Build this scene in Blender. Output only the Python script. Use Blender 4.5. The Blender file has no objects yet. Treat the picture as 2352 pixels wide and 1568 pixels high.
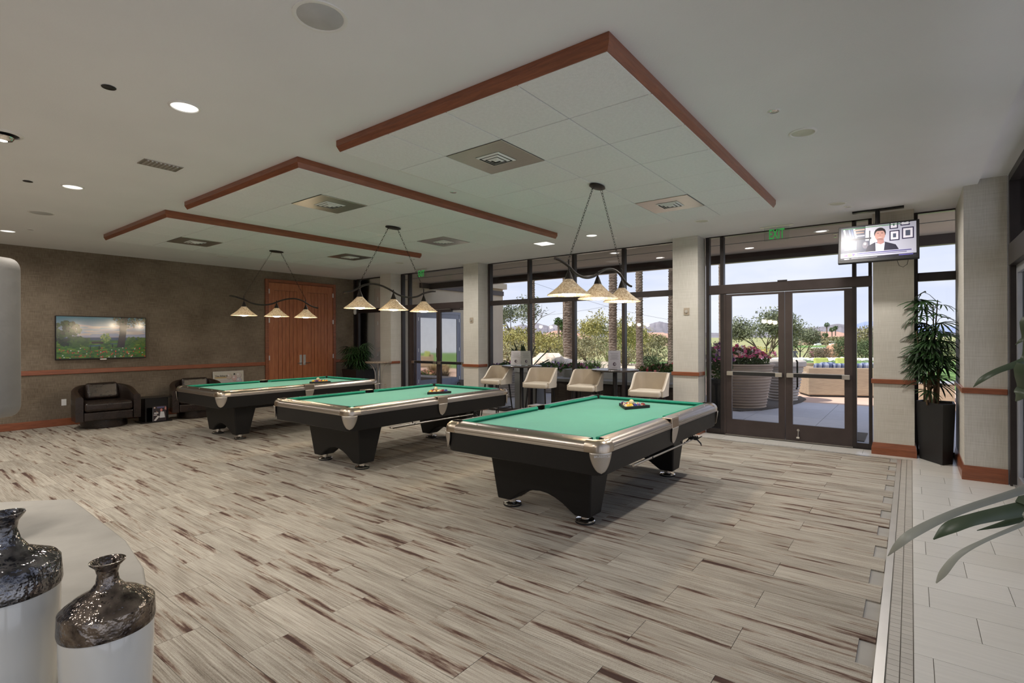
import bpy, bmesh, math, random
from mathutils import Vector, Matrix
random.seed(7)
PI = math.pi; R = math.radians
col = bpy.context.scene.collection
sc = bpy.context.scene

# ---------------- camera, sky, sun, exposure ----------------
PH = 0.65667                       # camera heading, counter-clockwise from +Y
FX, CX, CY = 1191.35, 1174.3, 777.6
EYE = 1.5445
cd = bpy.data.cameras.new('camera'); cam = bpy.data.objects.new('camera', cd); col.objects.link(cam)
cd.sensor_width = 36; cd.lens = FX / 2352 * 36
cd.shift_x = (1176 - CX) / 2352; cd.shift_y = (CY - 784) / 2352
cd.clip_start = 0.05; cd.clip_end = 6000
cam.matrix_world = Matrix.Translation((0, 0, EYE)) @ Matrix.Rotation(PH, 4, 'Z') @ Matrix.Rotation(R(90), 4, 'X') @ Matrix.Rotation(-0.0038, 4, 'Z')
sc.camera = cam
sc.view_settings.view_transform = 'Standard'; sc.view_settings.look = 'None'
sc.view_settings.exposure = 0.68; sc.view_settings.gamma = 1.0; sc.view_settings.use_curve_mapping = False
sc.cycles.max_bounces = 8; sc.cycles.diffuse_bounces = 5; sc.cycles.transparent_max_bounces = 24
sc.cycles.sample_clamp_indirect = 4.0; sc.cycles.caustics_reflective = False; sc.cycles.caustics_refractive = False
sc.cycles.use_denoising = True

SKY_STRENGTH = 0.92
SUN_STRENGTH = 4.0
DOWNLIGHT_W = 16.0
PENDANT_W = 8.0

def N(t, typ, ins=None, **props):
    n = t.nodes.new(typ)
    for k, v in props.items(): setattr(n, k, v)
    for k, v in (ins or {}).items():
        s = n.inputs[k]
        if isinstance(v, bpy.types.NodeSocket): t.links.new(v, s)
        else: s.default_value = v
    return n
def ramp(t, fac, stops, interp='LINEAR'):
    n = N(t, 'ShaderNodeValToRGB', {'Fac': fac}); cr = n.color_ramp; cr.interpolation = interp
    while len(cr.elements) < len(stops): cr.elements.new(0.5)
    for e, (p, c) in zip(cr.elements, stops):
        e.position = p; e.color = (c, c, c, 1) if isinstance(c, (int, float)) else (*c[:3], 1)
    return n.outputs['Color']

w = bpy.data.worlds.new('sky'); sc.world = w; w.use_nodes = True
t = w.node_tree; t.nodes.clear()
tc = N(t, 'ShaderNodeTexCoord'); sx = N(t, 'ShaderNodeSeparateXYZ', {0: tc.outputs['Generated']})
base = ramp(t, sx.outputs['Z'], [(0.0, (0.66, 0.69, 0.78)), (0.06, (0.60, 0.64, 0.77)), (0.25, (0.47, 0.54, 0.74)), (1.0, (0.36, 0.45, 0.72))])
mp = N(t, 'ShaderNodeMapping', {0: tc.outputs['Generated'], 'Scale': (1.6, 1.6, 7.0)})
cl = N(t, 'ShaderNodeTexNoise', {'Vector': mp.outputs[0], 'Scale': 1.7, 'Detail': 6.0, 'Roughness': 0.55})
cm = ramp(t, cl.outputs['Fac'], [(0.42, 0.0), (0.68, 1.0)])
mx = N(t, 'ShaderNodeMix', {0: cm, 6: base, 7: (0.74, 0.75, 0.80, 1)}, data_type='RGBA')
bg = N(t, 'ShaderNodeBackground', {'Color': mx.outputs[2], 'Strength': SKY_STRENGTH})
t.links.new(bg.outputs[0], N(t, 'ShaderNodeOutputWorld').inputs[0])

sd = bpy.data.lights.new('sun', 'SUN'); so = bpy.data.objects.new('sun', sd); col.objects.link(so)
sd.energy = SUN_STRENGTH; sd.angle = R(1.5); sd.color = (1.0, 0.96, 0.88)
so.rotation_euler = Vector((0.42, 0.62, -0.88)).to_track_quat('-Z', 'Y').to_euler()

# ---------------- helpers ----------------
def at(px, d):                     # a point at forward distance d on the viewing line of image column px
    l = (px - CX) / FX * d
    return Vector((l * math.cos(PH) - d * math.sin(PH), l * math.sin(PH) + d * math.cos(PH), 0))

class MB:
    def __init__(s): s.v = []; s.f = []; s.c = []
    def add(s, vs, fs, c=None):
        o = len(s.v); s.v += [tuple(p) for p in vs]; s.f += [[i + o for i in q] for q in fs]
        if c is not None: s.c += [c] * len(fs)
        return s
    def box(s, x0, x1, y0, y1, z0, z1, c=None):
        v = [(x, y, z) for z in (z0, z1) for y in (y0, y1) for x in (x0, x1)]
        return s.add(v, [(0, 2, 3, 1), (4, 5, 7, 6), (0, 1, 5, 4), (2, 6, 7, 3), (0, 4, 6, 2), (1, 3, 7, 5)], c)
    def obox(s, c, dx, dy, dz, M=None):
        M = M or Matrix(); c = Vector(c)
        v = [c + (M @ Vector((x * dx / 2, y * dy / 2, z * dz / 2))) for z in (-1, 1) for y in (-1, 1) for x in (-1, 1)]
        return s.add(v, [(0, 2, 3, 1), (4, 5, 7, 6), (0, 1, 5, 4), (2, 6, 7, 3), (0, 4, 6, 2), (1, 3, 7, 5)])
    def prism(s, poly, z0, z1, fn=None, c=None):
        n = len(poly); v = [(x, y, z0) for x, y in poly] + [(x, y, z1) for x, y in poly]
        if fn: v = [fn(*p) for p in v]
        return s.add(v, [list(range(n))[::-1], list(range(n, 2 * n))] + [(i, (i + 1) % n, n + (i + 1) % n, n + i) for i in range(n)], c)
    def loft(s, rings, closed=True, caps=True):
        n = len(rings[0]); v = [p for r in rings for p in r]; f = []
        for k in range(len(rings) - 1):
            for i in range(n if closed else n - 1):
                j = (i + 1) % n; f.append((k * n + i, k * n + j, (k + 1) * n + j, (k + 1) * n + i))
        if caps: f.append(list(range(n))[::-1]); f.append([(len(rings) - 1) * n + i for i in range(n)])
        return s.add(v, f)
    def lathe(s, prof, n=24, c=(0, 0, 0), caps=True, fn=None):
        rings = []
        for r, z in prof:
            ring = []
            for i in range(n):
                a = 2 * PI * i / n; rr = r
                if fn: rr = r * fn(a, z)
                ring.append((c[0] + rr * math.cos(a), c[1] + rr * math.sin(a), c[2] + z))
            rings.append(ring)
        return s.loft(rings, True, caps)
    def tube(s, pts, r, n=8, caps=True):
        pts = [Vector(p) for p in pts]; rings = []; prev = None
        for i, p in enumerate(pts):
            d = (pts[min(i + 1, len(pts) - 1)] - pts[max(i - 1, 0)]).normalized()
            if prev is None:
                u = d.orthogonal().normalized()
            else:
                u = (prev - d * prev.dot(d))
                u = u.normalized() if u.length > 1e-6 else d.orthogonal().normalized()
            prev = u; v = d.cross(u); rr = r[i] if isinstance(r, (list, tuple)) else r
            rings.append([p + (u * math.cos(2 * PI * k / n) + v * math.sin(2 * PI * k / n)) * rr for k in range(n)])
        return s.loft(rings, True, caps)
    def ball(s, c, r, nu=16, nv=10, sc_=(1, 1, 1)):
        rings = []
        for j in range(1, nv):
            a = PI * j / nv - PI / 2
            rings.append([(c[0] + sc_[0] * r * math.cos(a) * math.cos(2 * PI * i / nu), c[1] + sc_[1] * r * math.cos(a) * math.sin(2 * PI * i / nu), c[2] + sc_[2] * r * math.sin(a)) for i in range(nu)])
        o = len(s.v); s.loft(rings, True, False)
        b = len(s.v); s.v += [(c[0], c[1], c[2] - r * sc_[2]), (c[0], c[1], c[2] + r * sc_[2])]
        for i in range(nu):
            s.f.append([b, o + (i + 1) % nu, o + i]); k = o + (nv - 2) * nu
            s.f.append([b + 1, k + i, k + (i + 1) % nu])
        return s
    def torus(s, c, R0, r, n=16, m=6, M=None):
        M = M or Matrix(); v = []; f = []
        for i in range(n):
            a = 2 * PI * i / n
            for j in range(m):
                b = 2 * PI * j / m
                v.append(Vector(c) + M @ Vector(((R0 + r * math.cos(b)) * math.cos(a), (R0 + r * math.cos(b)) * math.sin(a), r * math.sin(b))))
        for i in range(n):
            for j in range(m):
                f.append((i * m + j, ((i + 1) % n) * m + j, ((i + 1) % n) * m + (j + 1) % m, i * m + (j + 1) % m))
        return s.add(v, f)
    def build(s, name, m, parent=None, smooth=0, bevel=0, seg=2, loc=None):
        me = bpy.data.meshes.new(name); me.from_pydata(s.v, [], s.f); me.validate(); me.update()
        if s.c and len(s.c) == len(me.polygons):
            ca = me.color_attributes.new('Col', 'FLOAT_COLOR', 'CORNER'); k = 0
            vals = []
            for p, c in zip(me.polygons, s.c): vals += [c[0], c[1], c[2], 1.0] * len(p.vertices)
            ca.data.foreach_set('color', vals)
        if m: me.materials.append(m)
        if smooth:
            me.polygons.foreach_set('use_smooth', [True] * len(me.polygons))
            if smooth < 180: me.set_sharp_from_angle(angle=R(smooth))
        o = bpy.data.objects.new(name, me); col.objects.link(o)
        if parent: o.parent = parent
        if loc: o.location = loc
        if bevel:
            b = o.modifiers.new('bevel', 'BEVEL'); b.width = bevel; b.segments = seg; b.limit_method = 'ANGLE'; b.angle_limit = R(35)
        return o

def box(name, m, x0, x1, y0, y1, z0, z1, parent=None, bevel=0):
    return MB().box(x0, x1, y0, y1, z0, z1).build(name, m, parent, bevel=bevel)
def thing(name, label, cat, loc=(0, 0, 0), rz=0, group=None):
    o = bpy.data.objects.new(name, None); col.objects.link(o); o.location = loc; o.rotation_euler = (0, 0, rz)
    o.empty_display_size = 0.1; o['label'] = label; o['category'] = cat
    if group: o['group'] = group
    return o
def tag(o, label, cat, group=None, kind=None):
    o['label'] = label; o['category'] = cat
    if group: o['group'] = group
    if kind: o['kind'] = kind
    return o
def struct(o, label=None):
    o['kind'] = 'structure'
    if label: o['label'] = label
    return o
def kids(o): return [c for c in bpy.data.objects if c.parent == o]
CH = {}
def reg(root):
    ch = {}
    for o in bpy.data.objects:
        if o.parent: ch.setdefault(o.parent.name, []).append(o)
    CH[root.name] = ch
def dup(root, loc, rz=None, label=None, group=None):
    if root.name not in CH: reg(root)
    ch = CH[root.name]
    def rec(o, par):
        c = o.copy(); col.objects.link(c); c.parent = par
        for k in ch.get(o.name, []): rec(k, c)
        return c
    r = rec(root, None); r.location = loc
    if rz is not None: r.rotation_euler = (0, 0, rz)
    if label: r['label'] = label
    if group: r['group'] = group
    return r
def inst(mesh_obj, name, loc, parent, rot=None, scale=None):
    c = bpy.data.objects.new(name, mesh_obj.data); col.objects.link(c); c.parent = parent; c.location = loc
    if rot: c.rotation_euler = rot
    if scale: c.scale = scale
    for md in mesh_obj.modifiers:
        b = c.modifiers.new(md.name, md.type)
        if md.type == 'BEVEL': b.width = md.width; b.segments = md.segments; b.limit_method = 'ANGLE'; b.angle_limit = md.angle_limit
    return c

# ---------------- materials ----------------
def mk(name):
    m = bpy.data.materials.new(name); m.use_nodes = True; t = m.node_tree
    return m, t, t.nodes['Principled BSDF']
def pm(name, c, rough=0.5, metal=0.0, var=0.12, scale=6.0, st=(1, 1, 1), bump=0.0, bscale=None, spec=0.5, c2=None, detail=3.0, coat=0.0, trans=0.0, rand=0.0):
    m, t, b = mk(name)
    tc = N(t, 'ShaderNodeTexCoord'); mp = N(t, 'ShaderNodeMapping', {0: tc.outputs['Object'], 'Scale': st})
    vec = mp.outputs[0]
    n = N(t, 'ShaderNodeTexNoise', {'Vector': vec, 'Scale': scale, 'Detail': detail})
    c2 = c2 or tuple(x * (1 - var) for x in c); c1 = tuple(min(1, x * (1 + var * 0.6)) for x in c) if c2 == tuple(x * (1 - var) for x in c) else c
    colr = ramp(t, n.outputs['Fac'], [(0.3, c2), (0.7, c1)])
    if rand:
        oi = N(t, 'ShaderNodeObjectInfo')
        mr = N(t, 'ShaderNodeMapRange', {0: oi.outputs['Random'], 3: 1 - rand, 4: 1 + rand * 0.5})
        vm = N(t, 'ShaderNodeVectorMath', {0: colr}, operation='SCALE'); t.links.new(mr.outputs[0], vm.inputs['Scale']); colr = vm.outputs[0]
    t.links.new(colr, b.inputs['Base Color'])
    b.inputs['Roughness'].default_value = rough; b.inputs['Metallic'].default_value = metal
    b.inputs['Specular IOR Level'].default_value = spec; b.inputs['Coat Weight'].default_value = coat
    if bump:
        n2 = N(t, 'ShaderNodeTexNoise', {'Vector': vec, 'Scale': bscale or scale * 4, 'Detail': 2.0})
        bp = N(t, 'ShaderNodeBump', {'Height': n2.outputs['Fac'], 'Strength': bump, 'Distance': 0.01})
        t.links.new(bp.outputs[0], b.inputs['Normal'])
    return m
def emit(name, c, s):
    m, t, b = mk(name); b.inputs['Base Color'].default_value = (*c, 1); b.inputs['Emission Color'].default_value = (*c, 1); b.inputs['Emission Strength'].default_value = s
    return m
def glassm(name, tint, fac=0.045):
    m, t, b = mk(name); t.nodes.remove(b)
    tr = N(t, 'ShaderNodeBsdfTransparent', {'Color': (*tint, 1)}); gl = N(t, 'ShaderNodeBsdfGlossy', {'Roughness': 0.02, 'Color': (1, 1, 1, 1)})
    lw = N(t, 'ShaderNodeFresnel', {'IOR': 1.25}); mx = N(t, 'ShaderNodeMixShader', {0: lw.outputs[0], 1: tr.outputs[0], 2: gl.outputs[0]})
    t.links.new(mx.outputs[0], t.nodes['Material Output'].inputs[0]); return m
def wood(name, c1, c2, rough=0.35, st=(1, 1, 1), sc_=5.0):
    m, t, b = mk(name); tc = N(t, 'ShaderNodeTexCoord'); mp = N(t, 'ShaderNodeMapping', {0: tc.outputs['Object'], 'Scale': st})
    n = N(t, 'ShaderNodeTexNoise', {'Vector': mp.outputs[0], 'Scale': sc_, 'Detail': 6.0, 'Roughness': 0.6, 'Distortion': 0.6})
    t.links.new(ramp(t, n.outputs['Fac'], [(0.3, c2), (0.7, c1)]), b.inputs['Base Color'])
    b.inputs['Roughness'].default_value = rough; b.inputs['Coat Weight'].default_value = 0.25; b.inputs['Coat Roughness'].default_value = 0.2
    return m
def carpet_mat():
    m, t, b = mk('carpet'); tc = N(t, 'ShaderNodeTexCoord'); oi = N(t, 'ShaderNodeObjectInfo')
    ww = N(t, 'ShaderNodeMath', {0: oi.outputs['Random'], 1: 61.0}, operation='MULTIPLY').outputs[0]
    def nz(st, sc_, det=3.0, off=0.0, rg=0.6):
        mp = N(t, 'ShaderNodeMapping', {0: tc.outputs['Object'], 'Scale': st, 'Location': (off, off, 0)})
        return N(t, 'ShaderNodeTexNoise', {'Vector': mp.outputs[0], 'W': ww, 'Scale': sc_, 'Detail': det, 'Roughness': rg}, noise_dimensions='4D').outputs['Fac']
    fine = nz((3.0, 150, 1), 1.0, 3.0); blot = nz((1.2, 9, 1), 1.0, 3.0, 3.0); pile = nz((260, 260, 1), 1.0, 1.0, 5.0)
    s1 = N(t, 'ShaderNodeMath', {0: fine, 1: 0.55}, operation='MULTIPLY').outputs[0]
    s2 = N(t, 'ShaderNodeMath', {0: blot, 1: 0.33}, operation='MULTIPLY').outputs[0]
    s3 = N(t, 'ShaderNodeMath', {0: pile, 1: 0.22}, operation='MULTIPLY').outputs[0]
    a = N(t, 'ShaderNodeMath', {0: s1, 1: s2}, operation='ADD').outputs[0]
    a = N(t, 'ShaderNodeMath', {0: a, 1: s3}, operation='ADD').outputs[0]
    basec = ramp(t, a, [(0.36, (0.13, 0.105, 0.082)), (0.50, (0.31, 0.275, 0.228)), (0.66, (0.50, 0.46, 0.395))])
    st = nz((1.15, 17.0, 1), 1.0, 2.0, 11.0, 0.5); rag = nz((9, 90, 1), 1.0, 4.0, 17.0, 0.7)
    r2 = N(t, 'ShaderNodeMath', {0: rag, 1: 0.30}, operation='MULTIPLY').outputs[0]
    msk = N(t, 'ShaderNodeMath', {0: st, 1: r2}, operation='ADD').outputs[0]
    fac = ramp(t, msk, [(0.712, 0.0), (0.765, 0.55), (0.815, 0.95)])
    scol = ramp(t, msk, [(0.715, (0.27, 0.175, 0.095)), (0.77, (0.14, 0.075, 0.052)), (0.84, (0.065, 0.034, 0.028))])
    mx = N(t, 'ShaderNodeMix', {0: fac, 6: basec, 7: scol}, data_type='RGBA')
    mr = N(t, 'ShaderNodeMapRange', {0: oi.outputs['Random'], 3: 0.90, 4: 1.08})
    vm = N(t, 'ShaderNodeVectorMath', {0: mx.outputs[2]}, operation='SCALE'); t.links.new(mr.outputs[0], vm.inputs['Scale'])
    t.links.new(vm.outputs[0], b.inputs['Base Color']); b.inputs['Roughness'].default_value = 0.95; b.inputs['Specular IOR Level'].default_value = 0.15
    bp = N(t, 'ShaderNodeBump', {'Height': a, 'Strength': 0.35, 'Distance': 0.004}); t.links.new(bp.outputs[0], b.inputs['Normal'])
    return m
def weave(name, c1, c2, c3, st=(3, 3, 160), rough=0.85):
    m, t, b = mk(name); tc = N(t, 'ShaderNodeTexCoord')
    def nz(s_, d=2.0):
        mp = N(t, 'ShaderNodeMapping', {0: tc.outputs['Object'], 'Scale': s_}); return N(t, 'ShaderNodeTexNoise', {'Vector': mp.outputs[0], 'Scale': 1.0, 'Detail': d}).outputs['Fac']
    h = nz(st, 3.0); v = nz((st[2], st[2], st[0] * 2), 2.0); bl = nz((1.5, 1.5, 1.5), 2.0)
    a = N(t, 'ShaderNodeMath', {0: h, 1: v}, operation='ADD').outputs[0]; a = N(t, 'ShaderNodeMath', {0: a, 1: bl}, operation='ADD').outputs[0]
    a = N(t, 'ShaderNodeMath', {0: a, 1: 0.3333}, operation='MULTIPLY').outputs[0]
    t.links.new(ramp(t, a, [(0.38, c1), (0.5, c2), (0.62, c3)]), b.inputs['Base Color'])
    bp = N(t, 'ShaderNodeBump', {'Height': a, 'Strength': 0.25, 'Distance': 0.003}); t.links.new(bp.outputs[0], b.inputs['Normal'])
    b.inputs['Roughness'].default_value = rough; b.inputs['Specular IOR Level'].default_value = 0.25; return m
def picture_mat(name, s, e=0.0, rough=0.3):
    m, t, b = mk(name); at_ = N(t, 'ShaderNodeVertexColor', layer_name='Col')
    t.links.new(at_.outputs[0], b.inputs['Base Color'])
    if e: t.links.new(at_.outputs[0], b.inputs['Emission Color']); b.inputs['Emission Strength'].default_value = e
    b.inputs['Roughness'].default_value = rough; return m

M = {}
M['carpet'] = carpet_mat()
M['slab'] = pm('slab', (0.25, 0.22, 0.19), 0.9)
M['tile'] = pm('porcelain', (0.66, 0.64, 0.60), 0.28, var=0.07, scale=3, st=(1, 14, 1), rand=0.05)
M['grout'] = pm('grout', (0.36, 0.34, 0.31), 0.8)
M['mosaic'] = pm('mosaic', (0.45, 0.42, 0.375), 0.4, var=0.05, rand=0.08)
M['alu'] = pm('aluminium', (0.72, 0.70, 0.67), 0.35, 0.8, var=0.05)
M['cream'] = weave('cream_wallcovering', (0.50, 0.475, 0.425), (0.575, 0.55, 0.50), (0.64, 0.615, 0.57))
M['brown'] = weave('brown_grasscloth', (0.115, 0.088, 0.062), (0.175, 0.139, 0.102), (0.245, 0.20, 0.152), st=(5, 5, 130))
M['ceil'] = pm('ceiling_paint', (0.82, 0.82, 0.83), 0.9, var=0.03, scale=1.2, bump=0.15, bscale=90)
M['acoustic'] = pm('acoustic_tile', (0.86, 0.86, 0.87), 0.95, var=0.04, scale=40, bump=0.5, bscale=220, rand=0.03)
M['tgrid'] = pm('ceiling_grid', (0.30, 0.30, 0.30), 0.8)
M['white'] = pm('white_enamel', (0.80, 0.79, 0.77), 0.35, var=0.03)
M['cherry'] = wood('cherry_wood', (0.27, 0.085, 0.032), (0.17, 0.048, 0.018), 0.4, (1, 1, 8))
M['cherryx'] = wood('cherry_trim', (0.30, 0.095, 0.04), (0.17, 0.05, 0.022), 0.35, (1, 1, 14))
M['doorwood'] = wood('door_wood', (0.42, 0.155, 0.062), (0.28, 0.085, 0.032), 0.4, (6, 6, 0.7), 4.0)
M['groove'] = pm('groove', (0.03, 0.012, 0.008), 0.8)
M['bronze'] = pm('bronze_frame', (0.035, 0.028, 0.028), 0.38, 0.35, var=0.15)
M['bronze2'] = pm('bronze_door', (0.06, 0.045, 0.043), 0.4, 0.3, var=0.15)
M['silver'] = pm('silver_frame', (0.42, 0.43, 0.46), 0.4, 0.6, var=0.06)
M['greyframe'] = pm('grey_frame', (0.26, 0.28, 0.34), 0.5, 0.0, var=0.06)
M['glass'] = glassm('window_glass', (0.93, 0.94, 0.95))
M['chrome'] = pm('chrome', (0.82, 0.80, 0.77), 0.12, 1.0, var=0.03)
M['steel'] = pm('brushed_steel', (0.60, 0.57, 0.53), 0.33, 1.0, var=0.06, scale=3, st=(1, 60, 60))
M['rail'] = pm('champagne_rail', (0.40, 0.35, 0.31), 0.30, 1.0, var=0.05)
M['brass'] = pm('corner_casting', (0.52, 0.44, 0.35), 0.28, 1.0, var=0.06)
M['shield'] = pm('cast_shield', (0.50, 0.46, 0.41), 0.45, 0.9, var=0.06, bump=0.1, bscale=150)
M['tblack'] = pm('black_laminate', (0.0075, 0.0070, 0.0070), 0.50, var=0.25, scale=120, bump=0.08, bscale=400, spec=0.35)
M['baize'] = pm('baize', (0.075, 0.345, 0.245), 0.95, var=0.08, scale=3, bump=0.15, bscale=500, spec=0.1)
M['baize'].node_tree.nodes['Principled BSDF'].inputs['Sheen Weight'].default_value = 0.6; M['baize'].node_tree.nodes['Principled BSDF'].inputs['Sheen Tint'].default_value = (0.6, 0.95, 0.85, 1)
M['baize2'] = pm('baize_cushion', (0.03, 0.26, 0.18), 0.95, var=0.10, scale=3, spec=0.1)
M['rubber'] = pm('black_rubber', (0.008, 0.008, 0.008), 0.6)
M['iron'] = pm('dark_iron', (0.035, 0.028, 0.024), 0.42, 0.6, var=0.3, scale=30)
M['blackmetal'] = pm('black_metal', (0.012, 0.011, 0.012), 0.35, 0.3)
M['leather'] = pm('black_leather', (0.022, 0.014, 0.011), 0.27, var=0.3, scale=8, bump=0.25, bscale=60)
M['creamleather'] = pm('cream_leather', (0.60, 0.54, 0.46), 0.42, var=0.06, scale=6, bump=0.12, bscale=140)
M['taupe'] = pm('taupe_leather', (0.40, 0.335, 0.26), 0.5, var=0.07, scale=6, bump=0.12, bscale=140)
M['tabletop'] = pm('dark_laminate', (0.045, 0.035, 0.03), 0.22, var=0.3, scale=12)
M['granite'] = pm('granite', (0.42, 0.33, 0.25), 0.25, var=0.5, scale=60, c2=(0.12, 0.09, 0.07))
M['concrete'] = pm('pale_concrete', (0.30, 0.28, 0.245), 0.6, scale=2.8, c2=(0.20, 0.185, 0.16), bump=0.15, bscale=25, detail=9.0)
M['slate'] = pm('dark_slate', (0.085, 0.095, 0.10), 0.45, var=0.25, scale=8)
M['ceramic'] = pm('cream_ceramic', (0.62, 0.60, 0.545), 0.12, var=0.08, scale=3, coat=0.6)
M['lustre'] = pm('metallic_glaze', (0.30, 0.25, 0.21), 0.16, 0.95, scale=38, c2=(0.05, 0.04, 0.038), bump=0.55, bscale=70)
M['lustre2'] = pm('dark_metallic_glaze', (0.28, 0.27, 0.27), 0.15, 0.95, scale=34, c2=(0.03, 0.03, 0.035), bump=0.7, bscale=60)
M['black'] = pm('matt_black', (0.010, 0.010, 0.011), 0.55)
M['leaf'] = pm('palm_leaf', (0.028, 0.075, 0.018), 0.45, var=0.4, scale=4, c2=(0.012, 0.035, 0.010), rand=0.4)
M['leafl'] = pm('light_leaf', (0.16, 0.26, 0.06), 0.45, var=0.3, scale=4, rand=0.3)
M['strap'] = pm('strap_leaf', (0.03, 0.06, 0.025), 0.35, var=0.4, scale=10, st=(1, 1, 1), c2=(0.10, 0.12, 0.08))
M['strapg'] = pm('pale_strap_leaf', (0.30, 0.31, 0.27), 0.4, var=0.3, scale=6)
M['bark'] = pm('cane', (0.13, 0.085, 0.05), 0.9, var=0.5, scale=20, bump=0.6, bscale=60)
M['soil'] = pm('soil', (0.05, 0.035, 0.025), 1.0, var=0.5, scale=40)
M['exitgreen'] = emit('exit_green', (0.03, 0.30, 0.06), 0.35)
M['acrylic'] = glassm('clear_acrylic', (0.93, 0.95, 0.93))
M['paper'] = pm('paper', (0.62, 0.60, 0.60), 0.7, var=0.03)
M['pic'] = picture_mat('print', 1.0, 0.0, 0.5)
M['screen'] = picture_mat('screen', 1.0, 0.35, 0.4)
M['screen2'] = picture_mat('screen_dim', 1.0, 0.16, 0.12)
M['bulb'] = emit('lit_bulb', (1.0, 0.90, 0.74), 6.0)
M['lens'] = emit('lit_lens', (1.0, 0.97, 0.90), 0.9)
M['lensoff'] = pm('frosted_lens', (0.62, 0.62, 0.52), 0.5)
M['grille'] = pm('speaker_grille', (0.52, 0.52, 0.52), 0.7, bump=0.3, bscale=600)
m, t, b = mk('shade_glass'); M['shade'] = m
tc = N(t, 'ShaderNodeTexCoord'); mp = N(t, 'ShaderNodeMapping', {0: tc.outputs['Object'], 'Scale': (60, 60, 12)})
n = N(t, 'ShaderNodeTexNoise', {'Vector': mp.outputs[0], 'Scale': 1.0, 'Detail': 4.0, 'Roughness': 0.7})
c_ = ramp(t, n.outputs['Fac'], [(0.35, (0.36, 0.28, 0.19)), (0.55, (0.66, 0.60, 0.50)), (0.7, (0.86, 0.83, 0.76))])
t.links.new(c_, b.inputs['Base Color']); b.inputs['Roughness'].default_value = 0.25
tl = N(t, 'ShaderNodeBsdfTranslucent', {'Color': c_}); ms = N(t, 'ShaderNodeMixShader', {0: 0.35, 1: b.outputs[0], 2: tl.outputs[0]})
bp = N(t, 'ShaderNodeBump', {'Height': n.outputs['Fac'], 'Strength': 0.6, 'Distance': 0.004}); t.links.new(bp.outputs[0], b.inputs['Normal'])
t.links.new(ms.outputs[0], t.nodes['Material Output'].inputs[0])
# outdoors
M['stucco'] = pm('stucco', (0.50, 0.44, 0.34), 0.95, var=0.06, scale=2, bump=0.2, bscale=80)
M['patio'] = pm('patio_tile', (0.52, 0.51, 0.53), 0.7, var=0.05, rand=0.04)
M['pink'] = pm('pink_concrete', (0.62, 0.43, 0.33), 0.9, var=0.07, scale=1.5)
M['lawn'] = pm('lawn', (0.14, 0.25, 0.055), 1.0, var=0.25, scale=1.5, bump=0.4, bscale=60, detail=6)
M['fair'] = pm('fairway', (0.42, 0.36, 0.17), 1.0, scale=0.035, c2=(0.20, 0.25, 0.08), detail=7)
M['sand'] = pm('sand', (0.62, 0.50, 0.38), 1.0, var=0.08, scale=3, detail=6)
M['pathc'] = pm('path_concrete', (0.60, 0.53, 0.46), 0.9)
M['stone'] = pm('white_rock', (0.80, 0.76, 0.70), 0.95, var=0.15, scale=6, bump=0.6, bscale=9)
M['rock'] = pm('boulder', (0.66, 0.55, 0.44), 0.95, var=0.2, scale=3, bump=0.8, bscale=6)
M['redrock'] = pm('red_boulder', (0.50, 0.27, 0.17), 0.95, var=0.25, scale=3, bump=0.8, bscale=6)
M['ribpot'] = pm('ribbed_pot', (0.46, 0.36, 0.28), 0.9, var=0.08, scale=5)
M['ribpot2'] = pm('pale_ribbed_pot', (0.52, 0.47, 0.42), 0.9, var=0.08, scale=5)
M['gravel'] = pm('gravel', (0.17, 0.14, 0.11), 1.0, scale=60, c2=(0.05, 0.045, 0.04), bump=0.8, bscale=50)
M['wicker'] = pm('wicker', (0.42, 0.32, 0.22), 0.85, scale=6, st=(1, 1, 22), c2=(0.27, 0.20, 0.14), bump=0.4, bscale=60)
M['bluecush'] = pm('striped_cushion', (0.33, 0.36, 0.46), 0.9, scale=10, st=(3.5, 0.2, 0.2), c2=(0.03, 0.05, 0.14), detail=0)
M['greencush'] = pm('green_cushion', (0.42, 0.48, 0.13), 0.9)
M['trunk'] = pm('palm_trunk', (0.20, 0.155, 0.12), 0.95, scale=5, c2=(0.08, 0.058, 0.042), detail=6, bump=0.6)
M['branch'] = pm('branch', (0.13, 0.10, 0.07), 0.95, var=0.2)
M['greenbark'] = pm('green_bark', (0.30, 0.33, 0.12), 0.9, var=0.2)
def fol(name, c, c2): return pm(name, c, 0.8, scale=1.3, c2=c2, detail=8, spec=0.2)
M['olive'] = fol('olive_leaves', (0.25, 0.27, 0.17), (0.08, 0.095, 0.055))
M['yellowgreen'] = fol('palo_verde_leaves', (0.42, 0.37, 0.13), (0.17, 0.17, 0.055))
M['desert'] = fol('desert_shrub', (0.34, 0.31, 0.17), (0.13, 0.13, 0.065))
M['straw'] = fol('straw_grass', (0.58, 0.44, 0.26), (0.30, 0.22, 0.12))
M['darkgreen'] = fol('dark_leaves', (0.10, 0.16, 0.05), (0.03, 0.055, 0.02))
M['hedge'] = fol('hedge_leaves', (0.15, 0.20, 0.085), (0.04, 0.06, 0.028))
M['flowerleaf'] = fol('bedding_leaves', (0.17, 0.26, 0.07), (0.05, 0.09, 0.03))
M['brownbush'] = fol('brown_shrub', (0.24, 0.19, 0.13), (0.10, 0.08, 0.055))
M['yellowflower'] = fol('yellow_brush', (0.50, 0.36, 0.06), (0.25, 0.22, 0.06))
M['petal'] = picture_mat('petals', 1.0, 0.0, 0.7)
M['mount'] = pm('mountain', (0.25, 0.225, 0.245), 1.0, scale=0.012, c2=(0.17, 0.155, 0.165), detail=8)
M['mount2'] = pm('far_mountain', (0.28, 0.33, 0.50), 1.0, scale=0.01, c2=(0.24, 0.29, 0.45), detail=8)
M['rooftile'] = pm('clay_roof', (0.52, 0.30, 0.22), 0.9, var=0.15, scale=1)
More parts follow.
